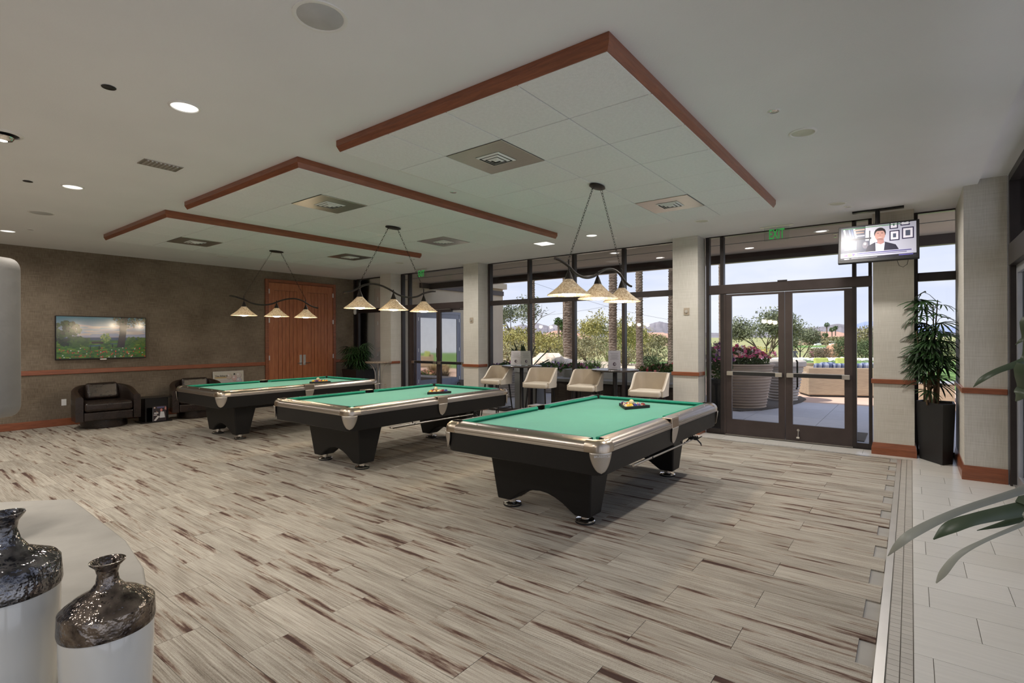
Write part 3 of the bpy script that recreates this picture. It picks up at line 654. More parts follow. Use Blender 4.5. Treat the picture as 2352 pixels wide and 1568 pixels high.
# ---------------- pool tables ----------------
HX, HY = 0.815, 1.42
def pool_table(label):
    r = thing('pool_table', label, 'pool table', group='pool tables with green cloth')
    ZT = 0.80
    def rr(hx, hy, rad, z, n=6):
        pts = []
        for (sx_, sy_, a0) in ((1, 1, 0), (-1, 1, 90), (-1, -1, 180), (1, -1, 270)):
            for i in range(n + 1):
                a = R(a0 + 90 * i / n); pts.append((sx_ * (hx - rad) + rad * math.cos(a), sy_ * (hy - rad) + rad * math.sin(a), z))
        return pts
    MB().loft([rr(HX - .045, HY - .045, .07, .535), rr(HX - .028, HY - .028, .09, .545), rr(HX - .006, HY - .006, .10, .712)], True, True).build('apron', M['tblack'], r, smooth=40)
    MB().box(-HX + .1, HX - .1, -HY + .1, HY - .1, .66, .705).build('underframe', M['black'], r)
    # bed with pocket notches
    bx, by = HX - .112, HY - .112; c_ = .085; sn = .055
    poly = [(-bx + c_, -by), (bx - c_, -by), (bx, -by + c_), (bx, -sn - .02), (bx - .045, -sn + .01), (bx - .045, sn - .01), (bx, sn + .02), (bx, by - c_), (bx - c_, by), (-bx + c_, by), (-bx, by - c_), (-bx, sn + .02), (-bx + .045, sn - .01), (-bx + .045, -sn + .01), (-bx, -sn - .02), (-bx, -by + c_)]
    MB().prism(poly, .72, .762).build('cloth_bed', M['baize'], r)
    prof = [(0, .752), (.004, .762), (.020, .779), (.050, .793), (.085, .799), (.118, .800), (.118, .72), (0, .72)]
    cush = [(.118, .800), (.135, .799), (.163, .793), (.172, .787), (.168, .779), (.150, .764), (.118, .762)]
    band = [(0, .712), (.002, .712), (.002, .722), (-.003, .724), (-.003, .733), (.001, .735), (.001, .741), (-.004, .743), (-.004, .752), (.012, .752), (.012, .712)]
    def extr(pr, side, a, b_, mit=0.0):
        def P(o, z, s, sgn):
            q = s + (-sgn) * mit * max(0, o - .118)
            if side in ('E', 'W'):
                x = (HX - o) * (1 if side == 'E' else -1); return (x, q, z)
            y = (HY - o) * (1 if side == 'N' else -1); return (q, y, z)
        r0 = [P(o, z, a, -1) for o, z in pr]; r1 = [P(o, z, b_, 1) for o, z in pr]
        if side in ('E', 'N'): r0, r1 = r1, r0
        return r0, r1
    for side, a, b_ in (('E', -HY + .16, -.075), ('E', .075, HY - .16), ('W', -HY + .16, -.075), ('W', .075, HY - .16), ('N', -HX + .16, HX - .16), ('S', -HX + .16, HX - .16)):
        q = MB().loft([*extr(prof, side, a, b_)], True, True).build('rail', M['rail'], r, smooth=50)
        MB().loft([*extr(band, side, a - (.0 if abs(a) > .1 else .0), b_)], True, True).build('trim_band', M['steel'], q)
        MB().loft([*extr(cush, side, a + (.0 if abs(a) < .1 else -.012), b_ + (.0 if abs(b_) < .1 else .012), 1.0)], True, True).build('cushion', M['baize2'], q, smooth=50)
        n_ = 3
        sg = MB()
        for i in range(n_):
            s = a + (b_ - a) * (i + .5) / n_
            x, y = ((HX - .06) * (1 if side == 'E' else -1), s) if side in 'EW' else (s, (HY - .06) * (1 if side == 'N' else -1))
            sg.lathe([(.0, .7975), (.006, .7975), (.006, .794)], 10, (x, y, 0), False)
        sg.build('sights', M['white'], q)['kind'] = 'stuff'
    for sx_ in (-1, 1):
        for sy_ in (-1, 0, 1):
            if sy_ == 0: cx, cy, a0, a1 = sx_ * (HX - .088), 0, -105, 105
            else: cx, cy, a0, a1 = sx_ * (HX - .118), sy_ * (HY - .118), -120, 120
            base_a = math.degrees(math.atan2(sy_, sx_)); rad = .066 if sy_ else .060
            A = [R(base_a + a0 + (a1 - a0) * i / 14) for i in range(15)]
            m_ = MB(); ri = [(cx + rad * math.cos(t), cy + rad * math.sin(t)) for t in A]; ro = [(cx + (rad + .006) * math.cos(t), cy + (rad + .006) * math.sin(t)) for t in A]
            zt = .798
            for i in range(14):
                m_.add([(*ri[i], .70), (*ri[i + 1], .70), (*ri[i + 1], zt), (*ri[i], zt), (*ro[i], .70), (*ro[i + 1], .70), (*ro[i + 1], zt), (*ro[i], zt)], [(0, 1, 2, 3), (4, 7, 6, 5), (3, 2, 6, 7)])
            m_.lathe([(.0, .7), (rad, .7)], 16, (cx, cy, 0), False)
            pk = m_.build('pocket', M['rubber'], r)
            if sy_:
                # corner casting: outer rounded corner, inner pocket cut
                out = []
                for i in range(9):
                    a = R(90 * i / 8); out.append((HX - .10 + .10 * math.cos(a), HY - .10 + .10 * math.sin(a)))
                inn = []
                for i in range(9):
                    a = R(135 - 180 * i / 8 + 0); inn.append((HX - .118 + .072 * math.cos(a), HY - .118 + .072 * math.sin(a)))
                poly2 = [(HX, HY - .162)] + out + [(HX - .162, HY), (HX - .162, HY - .105)] + inn + [(HX - .105, HY - .162)]
                def top(x, y):
                    d = min(HX - x, HY - y) if not (x > HX - .1 and y > HY - .1) else .10 - math.hypot(x - (HX - .10), y - (HY - .10))
                    return .755 + .046 * min(1, max(0, d) / .05) ** .6
                steps = [0, .0, .01, .03]
                n = len(poly2); v = []
                for (x, y) in poly2: v.append((x * sx_, y * sy_, .712))
                cx2, cy2 = HX - .118, HY - .118
                lv = [(.752, 0), (.775, .010), (.792, .028), (.8005, .045)]
                isout = [i <= 10 for i in range(n)]
                for z, ins in lv:
                    for i, (x, y) in enumerate(poly2):
                        if isout[i]:
                            dx, dy = cx2 - x, cy2 - y
                            if i in (0, 10): dx, dy = (-1, 0) if i == 0 else (0, -1)
                            l = math.hypot(dx, dy); v.append(((x + dx / l * ins) * sx_, (y + dy / l * ins) * sy_, z))
                        else: v.append((x * sx_, y * sy_, z))
                f = []
                for q in range(len(lv)):
                    for i in range(n):
                        j = (i + 1) % n; f.append((q * n + i, q * n + j, (q + 1) * n + j, (q + 1) * n + i))
                mm = MB().add(v, f)
                # top cap strip between outer and inner outlines
                o0 = len(lv) * n
                outer_i = list(range(0, 11)); inner_i = list(range(n - 1, 10, -1))
                k1, k2 = len(outer_i), len(inner_i); a_, b2 = 0, 0
                while a_ < k1 - 1 or b2 < k2 - 1:
                    if (a_ / (k1 - 1)) <= (b2 / (k2 - 1)) and a_ < k1 - 1: mm.f.append((o0 + outer_i[a_], o0 + outer_i[a_ + 1], o0 + inner_i[b2])); a_ += 1
                    else: mm.f.append((o0 + outer_i[a_], o0 + inner_i[b2 + 1], o0 + inner_i[b2])) if b2 < k2 - 1 else None; b2 += 1
                cc = mm.build('corner_casting', M['brass'], r, smooth=40)
                bm = bmesh.new(); bm.from_mesh(cc.data); bmesh.ops.recalc_face_normals(bm, faces=bm.faces); bm.to_mesh(cc.data); bm.free()
                # egg-shaped shield wrapped round the corner
                def per(s_, off):
                    L2 = PI * .10 / 4
                    if abs(s_) <= L2: a = PI / 4 + s_ / .10; x, y = HX - .10 + (.10 + off) * math.cos(a), HY - .10 + (.10 + off) * math.sin(a)
                    elif s_ > 0: x, y = HX - .10 - (s_ - L2), HY + off
                    else: x, y = HX + off, HY - .10 - (-s_ - L2)
                    return x, y
                g_ = []; nt, ns = 12, 10
                for q in range(nt + 1):
                    t_ = q / nt; z = .712 - .150 * t_; wv = .090 * math.sqrt(max(0, 1 - t_ ** 2.2)) * (1 - .12 * t_)
                    tp = -.022 * t_
                    g_.append([(per(wv * (2 * i / ns - 1), .007 + tp), z) for i in range(ns + 1)])
                v = [(p[0][0] * sx_, p[0][1] * sy_, p[1]) for row in g_ for p in row]; f = [(q * (ns + 1) + i, q * (ns + 1) + i + 1, (q + 1) * (ns + 1) + i + 1, (q + 1) * (ns + 1) + i) for q in range(nt) for i in range(ns)]
                shd = MB().add(v, f).build('shield', M['shield'], cc, smooth=60)
                so_ = shd.modifiers.new('t', 'SOLIDIFY'); so_.thickness = .006; so_.offset = 0
            else:
                pl_ = MB().prism([(HX - .10, -.072), (HX + .004, -.085), (HX + .006, .085), (HX - .10, .072)], .795, .806).box(HX - .01, HX + .006, -.085, .085, .712, .797)
                if sx_ < 0: pl_.v = [(-x, -y, z) for x, y, z in pl_.v]
                cc = pl_.build('side_casting', M['brass'], r, bevel=.004)
                g_ = []
                nt, ns = 12, 8
                for q in range(nt + 1):
                    t_ = q / nt; z = .714 - .150 * t_; wv = .078 * math.sqrt(max(0, 1 - t_ ** 2.2)) * (1 - .1 * t_)
                    g_.append([((HX + .006 - .022 * t_) * sx_, wv * (2 * i / ns - 1), z) for i in range(ns + 1)])
                v = [p for row in g_ for p in row]; f = [(q * (ns + 1) + i, q * (ns + 1) + i + 1, (q + 1) * (ns + 1) + i + 1, (q + 1) * (ns + 1) + i) for q in range(nt) for i in range(ns)]
                shd = MB().add(v, f).build('shield', M['shield'], cc, smooth=60)
                so_ = shd.modifiers.new('t', 'SOLIDIFY'); so_.thickness = .006; so_.offset = 0
    # embossed maker's word on the two near shields
    for sx_, yy in ((1, -1),):
        td = bpy.data.curves.new('lettering', 'FONT'); td.body = 'BRUNSWICK'; td.size = .021; td.align_x = 'CENTER'; td.extrude = .0008; td.materials.append(M['steel'])
        to = bpy.data.objects.new('lettering', td); col.objects.link(to); to.parent = r
        to.location = ((HX - .10 + .1075 * math.cos(PI / 4)), -(HY - .10 + .1075 * math.sin(PI / 4)), .683); to.rotation_euler = (R(86), 0, R(45))
    # pedestals
    for sy_ in (-1, 1):
        out = [(-.485, .075), (-.535, .56), (.535, .56), (.485, .075), (.335, .075)]
        for i in range(9):
            t_ = i / 8; out.append((.30 - .60 * t_, .075 + .145 * math.sin(PI * (t_ * .94 + .03)) ** .8))
        out += [(-.335, .075)]
        yc = sy_ * .93
        v = []; n = len(out)
        for side in (-1, 1):
            for x, z in out:
                th = (.20 + .16 * (z - .075) / .485) / 2; v.append((x, yc + side * th - sy_ * 0.02 * (z - .075) / .485, z))
        top_ok = [list(range(n)), list(range(n, 2 * n))[::-1]]
        lg = MB().add(v, [list(range(n)), list(range(n, 2 * n))[::-1]] + [(i, n + i, n + (i + 1) % n, (i + 1) % n) for i in range(n)])
        o = lg.build('pedestal_leg', M['tblack'], r, bevel=.045, seg=5)
        bm = bmesh.new(); bm.from_mesh(o.data); bmesh.ops.recalc_face_normals(bm, faces=bm.faces); bmesh.ops.triangulate(bm, faces=[f for f in bm.faces if len(f.verts) > 4]); bm.to_mesh(o.data); bm.free()
        o.modifiers['bevel'].angle_limit = R(50)
        for x in (-.385, .385):
            ft = MB().lathe([(.0, .016), (.083, .016), (.085, .022), (.078, .030), (.035, .036), (.033, .078), (.0, .078)], 28, (x, yc, 0), False).build('foot', M['chrome'], o, smooth=40)
            MB().lathe([(.0, 0), (.080, 0), (.084, .003), (.084, .016), (0, .016)], 28, (x, yc, 0), False).build('foot_pad', M['rubber'], o, smooth=40)
    MB().box(-.30, .30, -.75, .75, .44, .53).build('ball_return', M['black'], r)
    for y in (-.45, .35):
        MB().tube([(HX - .09, y, .54), (HX - .06, y, .50), (HX - .04, y, .495), (HX - .03, y, .515)], .006, 6).build('hook', M['blackmetal'], r)
    return r
pt = pool_table('green-clothed pool table in the middle of the room, nearest the camera'); pt.location = (-2.56, 4.76, 0); reg(pt)
TX = [-2.56, -5.60, -8.70]; TY = 4.76
dup(pt, (TX[1], TY, 0), 0, 'green-clothed pool table second from the glass doors')
dup(pt, (TX[2], TY, 0), 0, 'green-clothed pool table beside the leather armchairs and brown wall')
def bridge(x, label):
    r = thing('cue_bridge', label, 'cue rest', (x + HX - .045, 4.76, .51), group='mechanical bridges hung under the table rails')
    MB().tube([(0, -.82, .0), (.01, .62, -.01)], [.011, .006], 8).build('shaft', M['steel'], r, smooth=60)
    MB().tube([(-.035, -.75, -.018), (-.03, .2, -.018)], [.010, .007], 8).build('second_shaft', M['blackmetal'], r, smooth=60)
    h = MB(); y0 = .64
    h.box(-.05, .05, y0 - .004, y0 + .006, -.02, .012)
    for i in range(5): h.add([(-.055 + .022 * i, y0, .010), (-.033 + .022 * i, y0, .010), (-.05 + .022 * i, y0, .034), (-.055 + .022 * i, y0 + .006, .010), (-.033 + .022 * i, y0 + .006, .010), (-.05 + .022 * i, y0 + .006, .034)], [(0, 1, 2), (5, 4, 3), (0, 3, 4, 1), (1, 4, 5, 2), (2, 5, 3, 0)])
    for sx_ in (-1, 1): h.tube([(sx_ * .04, y0, -.01), (sx_ * .075, y0 + .01, -.05), (sx_ * .085, y0, -.07)], [.008, .007, .004], 6).tube([(sx_ * .05, y0, 0), (sx_ * .085, y0 + .02, .025)], [.007, .004], 6)
    h.build('bridge_head', M['black'], r)
    return r
bridge(TX[0], 'metal mechanical bridge with black head hung under the front pool table')
b2 = bridge(TX[1], 'mechanical bridge hung under the side of the middle pool table')

# racks and balls
BALL = [(.80, .50, .04), (.02, .03, .25), (.55, .03, .03), (.10, .02, .16), (.75, .22, .03), (.02, .18, .07), (.25, .03, .03), (.01, .01, .01)]
BN = ['yellow', 'blue', 'red', 'purple', 'orange', 'green', 'maroon', 'black']
pmats = {}
def ballmat(i):
    if i in pmats: return pmats[i]
    m, t, b = mk('ball_paint'); b.inputs['Roughness'].default_value = .12; b.inputs['Coat Weight'].default_value = .5
    cream = (0.74, 0.64, 0.42, 1)
    if i == 0: b.inputs['Base Color'].default_value = cream
    else:
        c = BALL[(i - 1) % 8]; tc = N(t, 'ShaderNodeTexCoord'); sp = N(t, 'ShaderNodeSeparateXYZ', {0: tc.outputs['Object']})
        a = N(t, 'ShaderNodeMath', {0: sp.outputs['Z']}, operation='ABSOLUTE').outputs[0]
        if i <= 8:
            k = ramp(t, N(t, 'ShaderNodeMath', {0: a, 1: 1 / .0286}, operation='MULTIPLY').outputs[0], [(0, c), (.91, c), (.92, cream), (1, cream)], 'CONSTANT')
        else:
            k = ramp(t, N(t, 'ShaderNodeMath', {0: a, 1: 1 / .0286}, operation='MULTIPLY').outputs[0], [(0, c), (.55, c), (.56, cream), (1, cream)], 'CONSTANT')
        t.links.new(k, b.inputs['Base Color'])
    pmats[i] = m; return m
pr_me = None
bm_cache = {}
def rack(cx, cy, rz, order, where):
    D = .0572; rows = 5; zt = .7622
    r = thing('ball_rack', 'black triangular rack of balls on the cloth of the ' + where, 'ball rack', (cx, cy, zt), rz, 'triangle racks on the pool tables')
    s = D * 4 + .075; h = s * .866 + .01
    A, B, C_ = (-s / 2 - .03, -.045), (s / 2 + .03, -.045), (0, h)
    def off(P, k):
        g0 = (0, h * .33); return (P[0] + (g0[0] - P[0]) * k, P[1] + (g0[1] - P[1]) * k)
    k = .075; ins = [off(P, k) for P in (A, B, C_)]; mb = MB()
    for i in range(3):
        P, Q = (A, B, C_)[i], (A, B, C_)[(i + 1) % 3]; p_, q_ = ins[i], ins[(i + 1) % 3]
        mb.prism([P, Q, q_, p_], 0, .034)
    mb.build('triangle_frame', M['black'], r, bevel=.003)
    i = 0; Mr = Matrix.Rotation(rz, 3, 'Z')
    for row in range(rows):
        n = rows - row
        for c in range(n):
            if i >= len(order): break
            p = Mr @ Vector(((c - (n - 1) / 2) * D * 1.005, row * D * .87, 0)); num = order[i]
            if num not in bm_cache: bm_cache[num] = None
            o = None
            if bm_cache[num] is None:
                o = MB().ball((0, 0, 0), .0286, 20, 12).build('billiard_ball', ballmat(num), None, smooth=180); bm_cache[num] = o.data
            else: o = bpy.data.objects.new('billiard_ball', bm_cache[num]); col.objects.link(o)
            o.location = (cx + p.x, cy + p.y, zt + .0286); o.rotation_euler = (random.uniform(0, 3), random.uniform(0, 3), 0)
            nm = BN[(num - 1) % 8]; kind = 'solid ' + nm if num <= 8 else 'cream ball with ' + nm + ' stripe'
            ordn = ['first', 'second', 'third', 'fourth', 'last'][c if n > 1 else 0]
            rown = ['front', 'second', 'middle', 'fourth', 'back corner'][row]
            if num <= 8: lb = 'solid %s billiard ball in the rack on the %s' % (nm, where)
            else: lb = '%s striped billiard ball in the rack on the %s' % (nm, where)
            tag(o, lb, 'billiard ball', 'billiard balls racked on the ' + where); i += 1
    p = Mr @ Vector((-D * .5, D * .45, 0))
    o = MB().ball((0, 0, 0), .0286, 20, 12).build('cue_ball', ballmat(0), None, smooth=180)
    o.location = (cx + p.x, cy + p.y, zt + .0286 + .043)
    tag(o, 'plain cream cue ball resting on top of the rack on the ' + where, 'billiard ball', 'cue balls on the racks')
rack(-2.44, 5.42, R(66), [9, 1, 2, 12, 7, 10, 14, 3, 13, 11, 15, 6, 8, 5, 4], 'front pool table')
rack(-5.36, 5.24, R(66), [1, 13, 9, 7, 2, 3, 10, 12, 15, 4, 14, 11, 8, 5, 6], 'middle pool table')
rack(-8.40, 5.27, R(66), [9, 4, 5, 1, 13, 11, 3, 2, 7, 14, 10, 6, 8, 12, 15], 'far pool table')
def P3(px, py, d):
    p = at(px, d); p.z = EYE - (py - CY) / FX * d; return p
def flat(name, parent, polys, wd, ht, mat_, M4, step=.0003):
    """polys: list of (points in 0..1, colour); drawn back to front on a w x h sheet; M4 maps local x,z,depth"""
    mb = MB()
    for k, (pts, c) in enumerate(polys):
        mb.add([M4 @ Vector((u * wd - wd / 2, -k * step, v * ht - ht / 2)) for u, v in pts], [list(range(len(pts)))], c)
    return mb.build(name, mat_, parent)
def rect(x0, y0, x1, y1): return [(x0, y0), (x1, y0), (x1, y1), (x0, y1)]
def ell(cx, cy, rx, ry, n=18): return [(cx + rx * math.cos(2 * PI * i / n), cy + ry * math.sin(2 * PI * i / n)) for i in range(n)]
def blob(rs, cx, cy, rx, ry, n=9, j=.35): return [(min(1, max(0, cx + rx * (1 + rs.uniform(-j, j)) * math.cos(2 * PI * i / n))), min(1, max(0, cy + ry * (1 + rs.uniform(-j, j)) * math.sin(2 * PI * i / n)))) for i in range(n)]

# ---------------- bar stools and tables ----------------
def stool(label):
    r = thing('bar_stool', label, 'bar stool', group='cream leather bar stools by the window')
    MB().box(-.235, .235, -.225, .19, .695, .785).build('seat', M['creamleather'], r, bevel=.032, seg=4)
    path = []
    for i in range(7): path.append((-.238, -.17 + .23 * i / 6))
    for i in range(1, 9): a = PI - (PI / 2) * i / 8; path.append((-.118 + .12 * math.cos(a), .06 + .15 * math.sin(a)))
    path += [(-x, y) for x, y in path[::-1]]
    n = len(path)
    def hgt(i):
        t_ = i / (n - 1); u = min(t_, 1 - t_) * 2; s = max(0, min(1, (u - .02) / .55)); return .785 + .245 * (s * s * (3 - 2 * s))
    def shell(off0, off1, za, name, m_):
        v = []; rows = 5; f = []
        for (of) in (off0, off1):
            for q in range(rows + 1):
                for i, (x, y) in enumerate(path):
                    x2, y2 = path[min(i + 1, n - 1)]; x1, y1 = path[max(i - 1, 0)]; tx, ty = x2 - x1, y2 - y1; l = math.hypot(tx, ty); nx, ny = -ty / l, tx / l
                    z = za + (hgt(i) - za) * q / rows; lean = .10 * max(0, z - .78)
                    v.append((x + nx * of * 1 + nx * lean * .4, y + ny * of + (ny > .3) * lean, z))
        N_ = n * (rows + 1)
        for q in range(rows):
            for i in range(n - 1):
                a = q * n + i; f.append((a, a + 1, a + n + 1, a + n)); a += N_; f.append((a, a + n, a + n + 1, a + 1))
        for i in range(n - 1):
            a = rows * n + i; f.append((a, a + 1, a + 1 + N_, a + N_)); a = i; f.append((a, a + N_, a + 1 + N_, a + 1))
        for i in (0, n - 1):
            for q in range(rows): a = q * n + i; f.append((a, a + n, a + n + N_, a + N_))
        return MB().add(v, f).build(name, m_, r, smooth=50)
    shell(.0, .022, .70, 'back_shell', M['creamleather'])
    shell(-.016, -.001, .77, 'back_pad', M['taupe'])
    for sx_ in (-1, 1):
        for sy_ in (-1, 1):
            MB().tube([(sx_ * .165, sy_ * .15, .70), (sx_ * .225, sy_ * .215, 0)], [.016, .010], 10).build('leg', M['blackmetal'], r, smooth=60)
    z = .26; k = .165 + .06 * (.70 - z) / .70; kk = .15 + .065 * (.70 - z) / .70
    MB().tube([(-k, -kk, z), (k, -kk, z)], .008, 6).tube([(-k, kk, z), (k, kk, z)], .008, 6).tube([(-k, -kk, z), (-k, kk, z)], .008, 6).tube([(k, -kk, z), (k, kk, z)], .008, 6).build('footrest', M['blackmetal'], r)
    return r
st0 = stool('cream leather bar stool beside the pillar, first from the left'); st0.location = (-6.20, 7.60, 0); st0.rotation_euler = (0, 0, R(-4)); reg(st0)
dup(st0, (-5.12, 7.47, 0), R(6), 'cream leather bar stool right of the round table holding two sheets')
dup(st0, (-4.22, 7.47, 0), R(5), 'cream leather bar stool left of the round table holding one sheet')
dup(st0, (-3.06, 7.30, 0), R(3), 'cream leather bar stool nearest the glass doors')
def bar_table(loc, label):
    r = thing('bar_table', label, 'table', loc, 0, 'round high tables by the window')
    MB().lathe([(0, 1.012), (.372, 1.012), (.380, 1.018), (.380, 1.034), (.374, 1.04), (0, 1.04)], 48, caps=False).build('tabletop', M['tabletop'], r, smooth=35)
    MB().lathe([(.0, 0), (.26, 0), (.26, .012), (.05, .028), (.036, .05), (.036, 1.0), (.10, 1.006), (.10, 1.012), (0, 1.012)], 28, caps=False).build('pedestal', M['blackmetal'], r, smooth=35)
    return r
bar_table((-5.83, 7.88, 0), 'round dark high table with two printed sheets on top')
bar_table((-3.82, 7.72, 0), 'round dark high table with one printed sheet on top')
def sheet(loc, rz, label, hue, wd=.205, ht=.27):
    r = thing('table_sign', label, 'sign', loc, rz, 'acrylic sign holders on the high tables')
    tilt = Matrix.Rotation(R(-8), 4, 'X'); C4 = Matrix.Translation((0, 0, ht / 2 + .006)) @ tilt
    MB().obox((0, 0, 0), wd + .01, .004, ht + .008, Matrix()).build('holder', M['acrylic'], r).matrix_local = C4
    MB().box(-wd / 2, wd / 2, -.02, .06, 0, .004).build('holder_foot', M['acrylic'], r)
    c = hue; d = tuple(x * .45 for x in c); polys = [(rect(0, 0, 1, 1), c)]
    for i in range(7):
        wv = .34 - .05 * (i % 3); polys.append((rect(.5 - wv, .86 - i * .055, .5 + wv, .875 - i * .055), d))
    polys.append((ell(.5, .27, .13, .10), (.03, .015, .03))); polys.append((ell(.54, .27, .04, .055), c)); polys.append((rect(.3, .08, .7, .095), d))
    flat('sheet', r, polys, wd, ht, M['pic'], C4 @ Matrix.Translation((0, -.0032, 0)))
    return r
sheet((-5.90, 7.80, 1.04), R(18), 'printed sheet in a clear holder, left one of the pair on the high table', (.50, .48, .52))
sheet((-5.70, 7.84, 1.04), R(62), 'grey printed sheet in a clear holder, right one of the pair on the high table', (.20, .20, .18))
sheet((-3.80, 7.66, 1.04), R(30), 'printed sheet in a clear holder alone on the high table nearer the doors', (.25, .24, .27), .195, .30)

# ---------------- armchairs, magazine table, poster, television on the brown wall ----------------
def armchair(label):
    r = thing('armchair', label, 'armchair', group='black leather tub armchairs against the brown wall')
    MB().lathe([(0, 0), (.33, 0), (.34, .01), (.34, .15), (0, .15)], 36, caps=False).build('plinth', M['leather'], r, smooth=40)
    path = []
    for i in range(5): path.append((-.46, -.40 + .08 * i * 1.2))
    for i in range(1, 16): a = PI - PI * i / 16; path.append((.46 * math.cos(a), -.01 + .44 * math.sin(a)))
    for i in range(5): path.append((.46, -.016 - .096 * i))
    n = len(path); rings = []
    for i, (x, y) in enumerate(path):
        x2, y2 = path[min(i + 1, n - 1)]; x1, y1 = path[max(i - 1, 0)]; tx, ty = x2 - x1, y2 - y1; l = math.hypot(tx, ty); nx, ny = -ty / l, tx / l
        t_ = min(i, n - 1 - i) / (n / 2); h = .575 + .165 * (t_ ** 1.2) * (3 - 2 * t_ ** 1.2) * t_ ** .2 if t_ > 0 else .575
        h = min(h, .74); w_ = .105
        prof = [(0, .15), (.004, .45), (0, h - .03), (-.02, h - .006), (-w_ / 2, h), (-w_ + .02, h - .006), (-w_, h - .03), (-w_, .15)]
        rings.append([(x + nx * o, y + ny * o, z) for o, z in prof])
    MB().loft(rings, True, True).build('tub_body', M['leather'], r, smooth=50)
    MB().box(-.35, .35, -.40, .30, .15, .30).build('front_panel', M['leather'], r, bevel=.02, seg=3)
    MB().box(-.345, .345, -.42, .26, .305, .47).build('seat_cushion', M['leather'], r, bevel=.05, seg=5)
    o = MB().box(-.24, .24, -.07, .07, -.15, .15).build('back_pillow', M['leather'], r, bevel=.05, seg=4); o.location = (0, .22, .62); o.rotation_euler = (R(-14), 0, R(4))
    return r
ac = armchair('black leather tub armchair below the wall television'); ac.location = (-11.55, 2.93, 0); ac.rotation_euler = (0, 0, R(86)); reg(ac)
dup(ac, (-11.45, 4.42, 0), R(78), 'black leather tub armchair behind the pool table corner, by the leaning poster')
r = thing('magazine_table', 'small black side table with magazine slot between the two armchairs', 'side table', (-11.42, 3.66, 0), R(90))
MB().prism([(-.20, -.16)] + [(.20 * math.cos(R(-90 + 180 * i / 10)) * 1.0 + .02, .20 * math.sin(R(-90 + 180 * i / 10)) * .0 - .16) for i in range(0)] + [(.26, -.20), (.26, .20), (-.26, .20), (-.26, -.16)], .452, .468).build('tabletop', M['blackmetal'], r, bevel=.004)
MB().box(-.19, -.165, -.17, .17, .0, .452).box(.165, .19, -.17, .17, 0, .452).box(-.165, .165, .15, .17, 0, .452).box(-.165, .165, -.17, -.155, .28, .452).box(-.25, .25, -.19, .18, 0, .02).build('cabinet', M['blackmetal'], r)
r2 = thing('magazine', 'magazine with a man in white on its cover, in the slot of the side table', 'magazine', (-11.42, 3.66, .02), R(90))
MB().box(-.11, .11, -.012, .012, 0, .28).build('pages', M['paper'], r2).location = (.045, -.158, 0)
mg = [(rect(0, 0, 1, 1), (.035, .025, .03)), (rect(.3, .86, .85, .95), (.10, .10, .22)), (ell(.12, .9, .06, .05), (.6, .45, .4)), (ell(.62, .72, .09, .1), (.55, .2, .18)), ([(.48, .2), (.9, .2), (.82, .6), (.55, .62)], (.6, .6, .62)), (rect(.08, .5, .4, .58), (.65, .65, .66)), (rect(.05, .38, .3, .45), (.55, .5, .5)), ([(.05, .05), (.2, .02), (.5, .3), (.35, .36)], (.6, .58, .58)), ([(.85, .75), (1, .7), (1, .9), (.9, .95)], (.45, .2, .2)), ([(.2, .7), (.3, .64), (.42, .5), (.3, .58)], (.5, .3, .22))]
flat('cover', r2, mg, .22, .28, M['pic'], Matrix.Translation((.045, -.1705, .14)))

rs = random.Random(3)
tv = thing('wall_television', 'flat television showing a meadow landscape on the brown wall', 'television', (-12.2, 3.07, 1.592), R(90))
MB().box(-.695, .695, -.055, -.0, -.40, .40).build('case', M['black'], tv, bevel=.006)
MB().box(-.05, .05, -.06, -.05, -.412, -.396).build('badge', M['alu'], tv)
P = []
for i in range(14):
    v0, v1 = .42 + .58 * i / 14, .42 + .58 * (i + 1) / 14; t_ = i / 13
    P.append((rect(0, v0, 1, v1), (.22 * (1 - t_) + .02 * t_ + .02, .24 * (1 - t_) + .12 * t_, .33 * (1 - t_) + .16 * t_)))
for i in range(34):
    u, v = rs.uniform(.2, 1), rs.uniform(.48, .8); P.append((blob(rs, u, v, rs.uniform(.06, .16), rs.uniform(.012, .03)), rs.choice([(.32, .26, .24), (.24, .21, .23), (.18, .18, .24), (.36, .30, .27)])))
P.append((rect(0, .42, 1, .50), (.03, .05, .10))); P.append((rect(0, 0, 1, .43), (.035, .09, .012)))
for i in range(160):
    u, v = rs.uniform(0, 1), rs.uniform(.0, .40); P.append((blob(rs, u, v, .03, .018), rs.choice([(.05, .12, .01), (.10, .16, .015), (.02, .05, .008), (.07, .10, .01)])))
for i in range(150):
    a = rs.uniform(0, 2 * PI); q = rs.random() ** .5; P.append((blob(rs, max(0, .10 + .16 * q * math.cos(a)), .60 + .28 * q * math.sin(a), .022, .04), rs.choice([(.006, .015, .006), (.012, .03, .008), (.025, .05, .012)])))
for i in range(70):
    u = rs.uniform(.15, .34); P.append((blob(rs, u, rs.uniform(.28, .48), .02, .03), rs.choice([(.02, .05, .008), (.03, .07, .01)])))
for i in range(50):
    a = rs.uniform(0, 2 * PI); q = rs.random() ** .5; P.append((blob(rs, .53 + .055 * q * math.cos(a), .49 + .11 * q * math.sin(a), .012, .02), rs.choice([(.14, .20, .04), (.06, .12, .02), (.20, .24, .07)])))
for i in range(60):
    u = rs.uniform(.78, 1); P.append((blob(rs, u, rs.uniform(.36, .50) - .1 * (u - .8), .018, .03), rs.choice([(.03, .07, .01), (.06, .10, .015)])))
P.append(([(.655, .25), (.745, .25), (.765, .6), (.785, 1), (.70, 1), (.685, .6)], (.018, .010, .008)))
for i in range(110):
    P.append((blob(rs, rs.uniform(.62, 1), 1 - rs.random() ** 2 * .25 if rs.random() < .5 else rs.uniform(.82, 1), .012, .02), rs.choice([(.01, .02, .01), (.02, .035, .01), (.03, .03, .02)])))
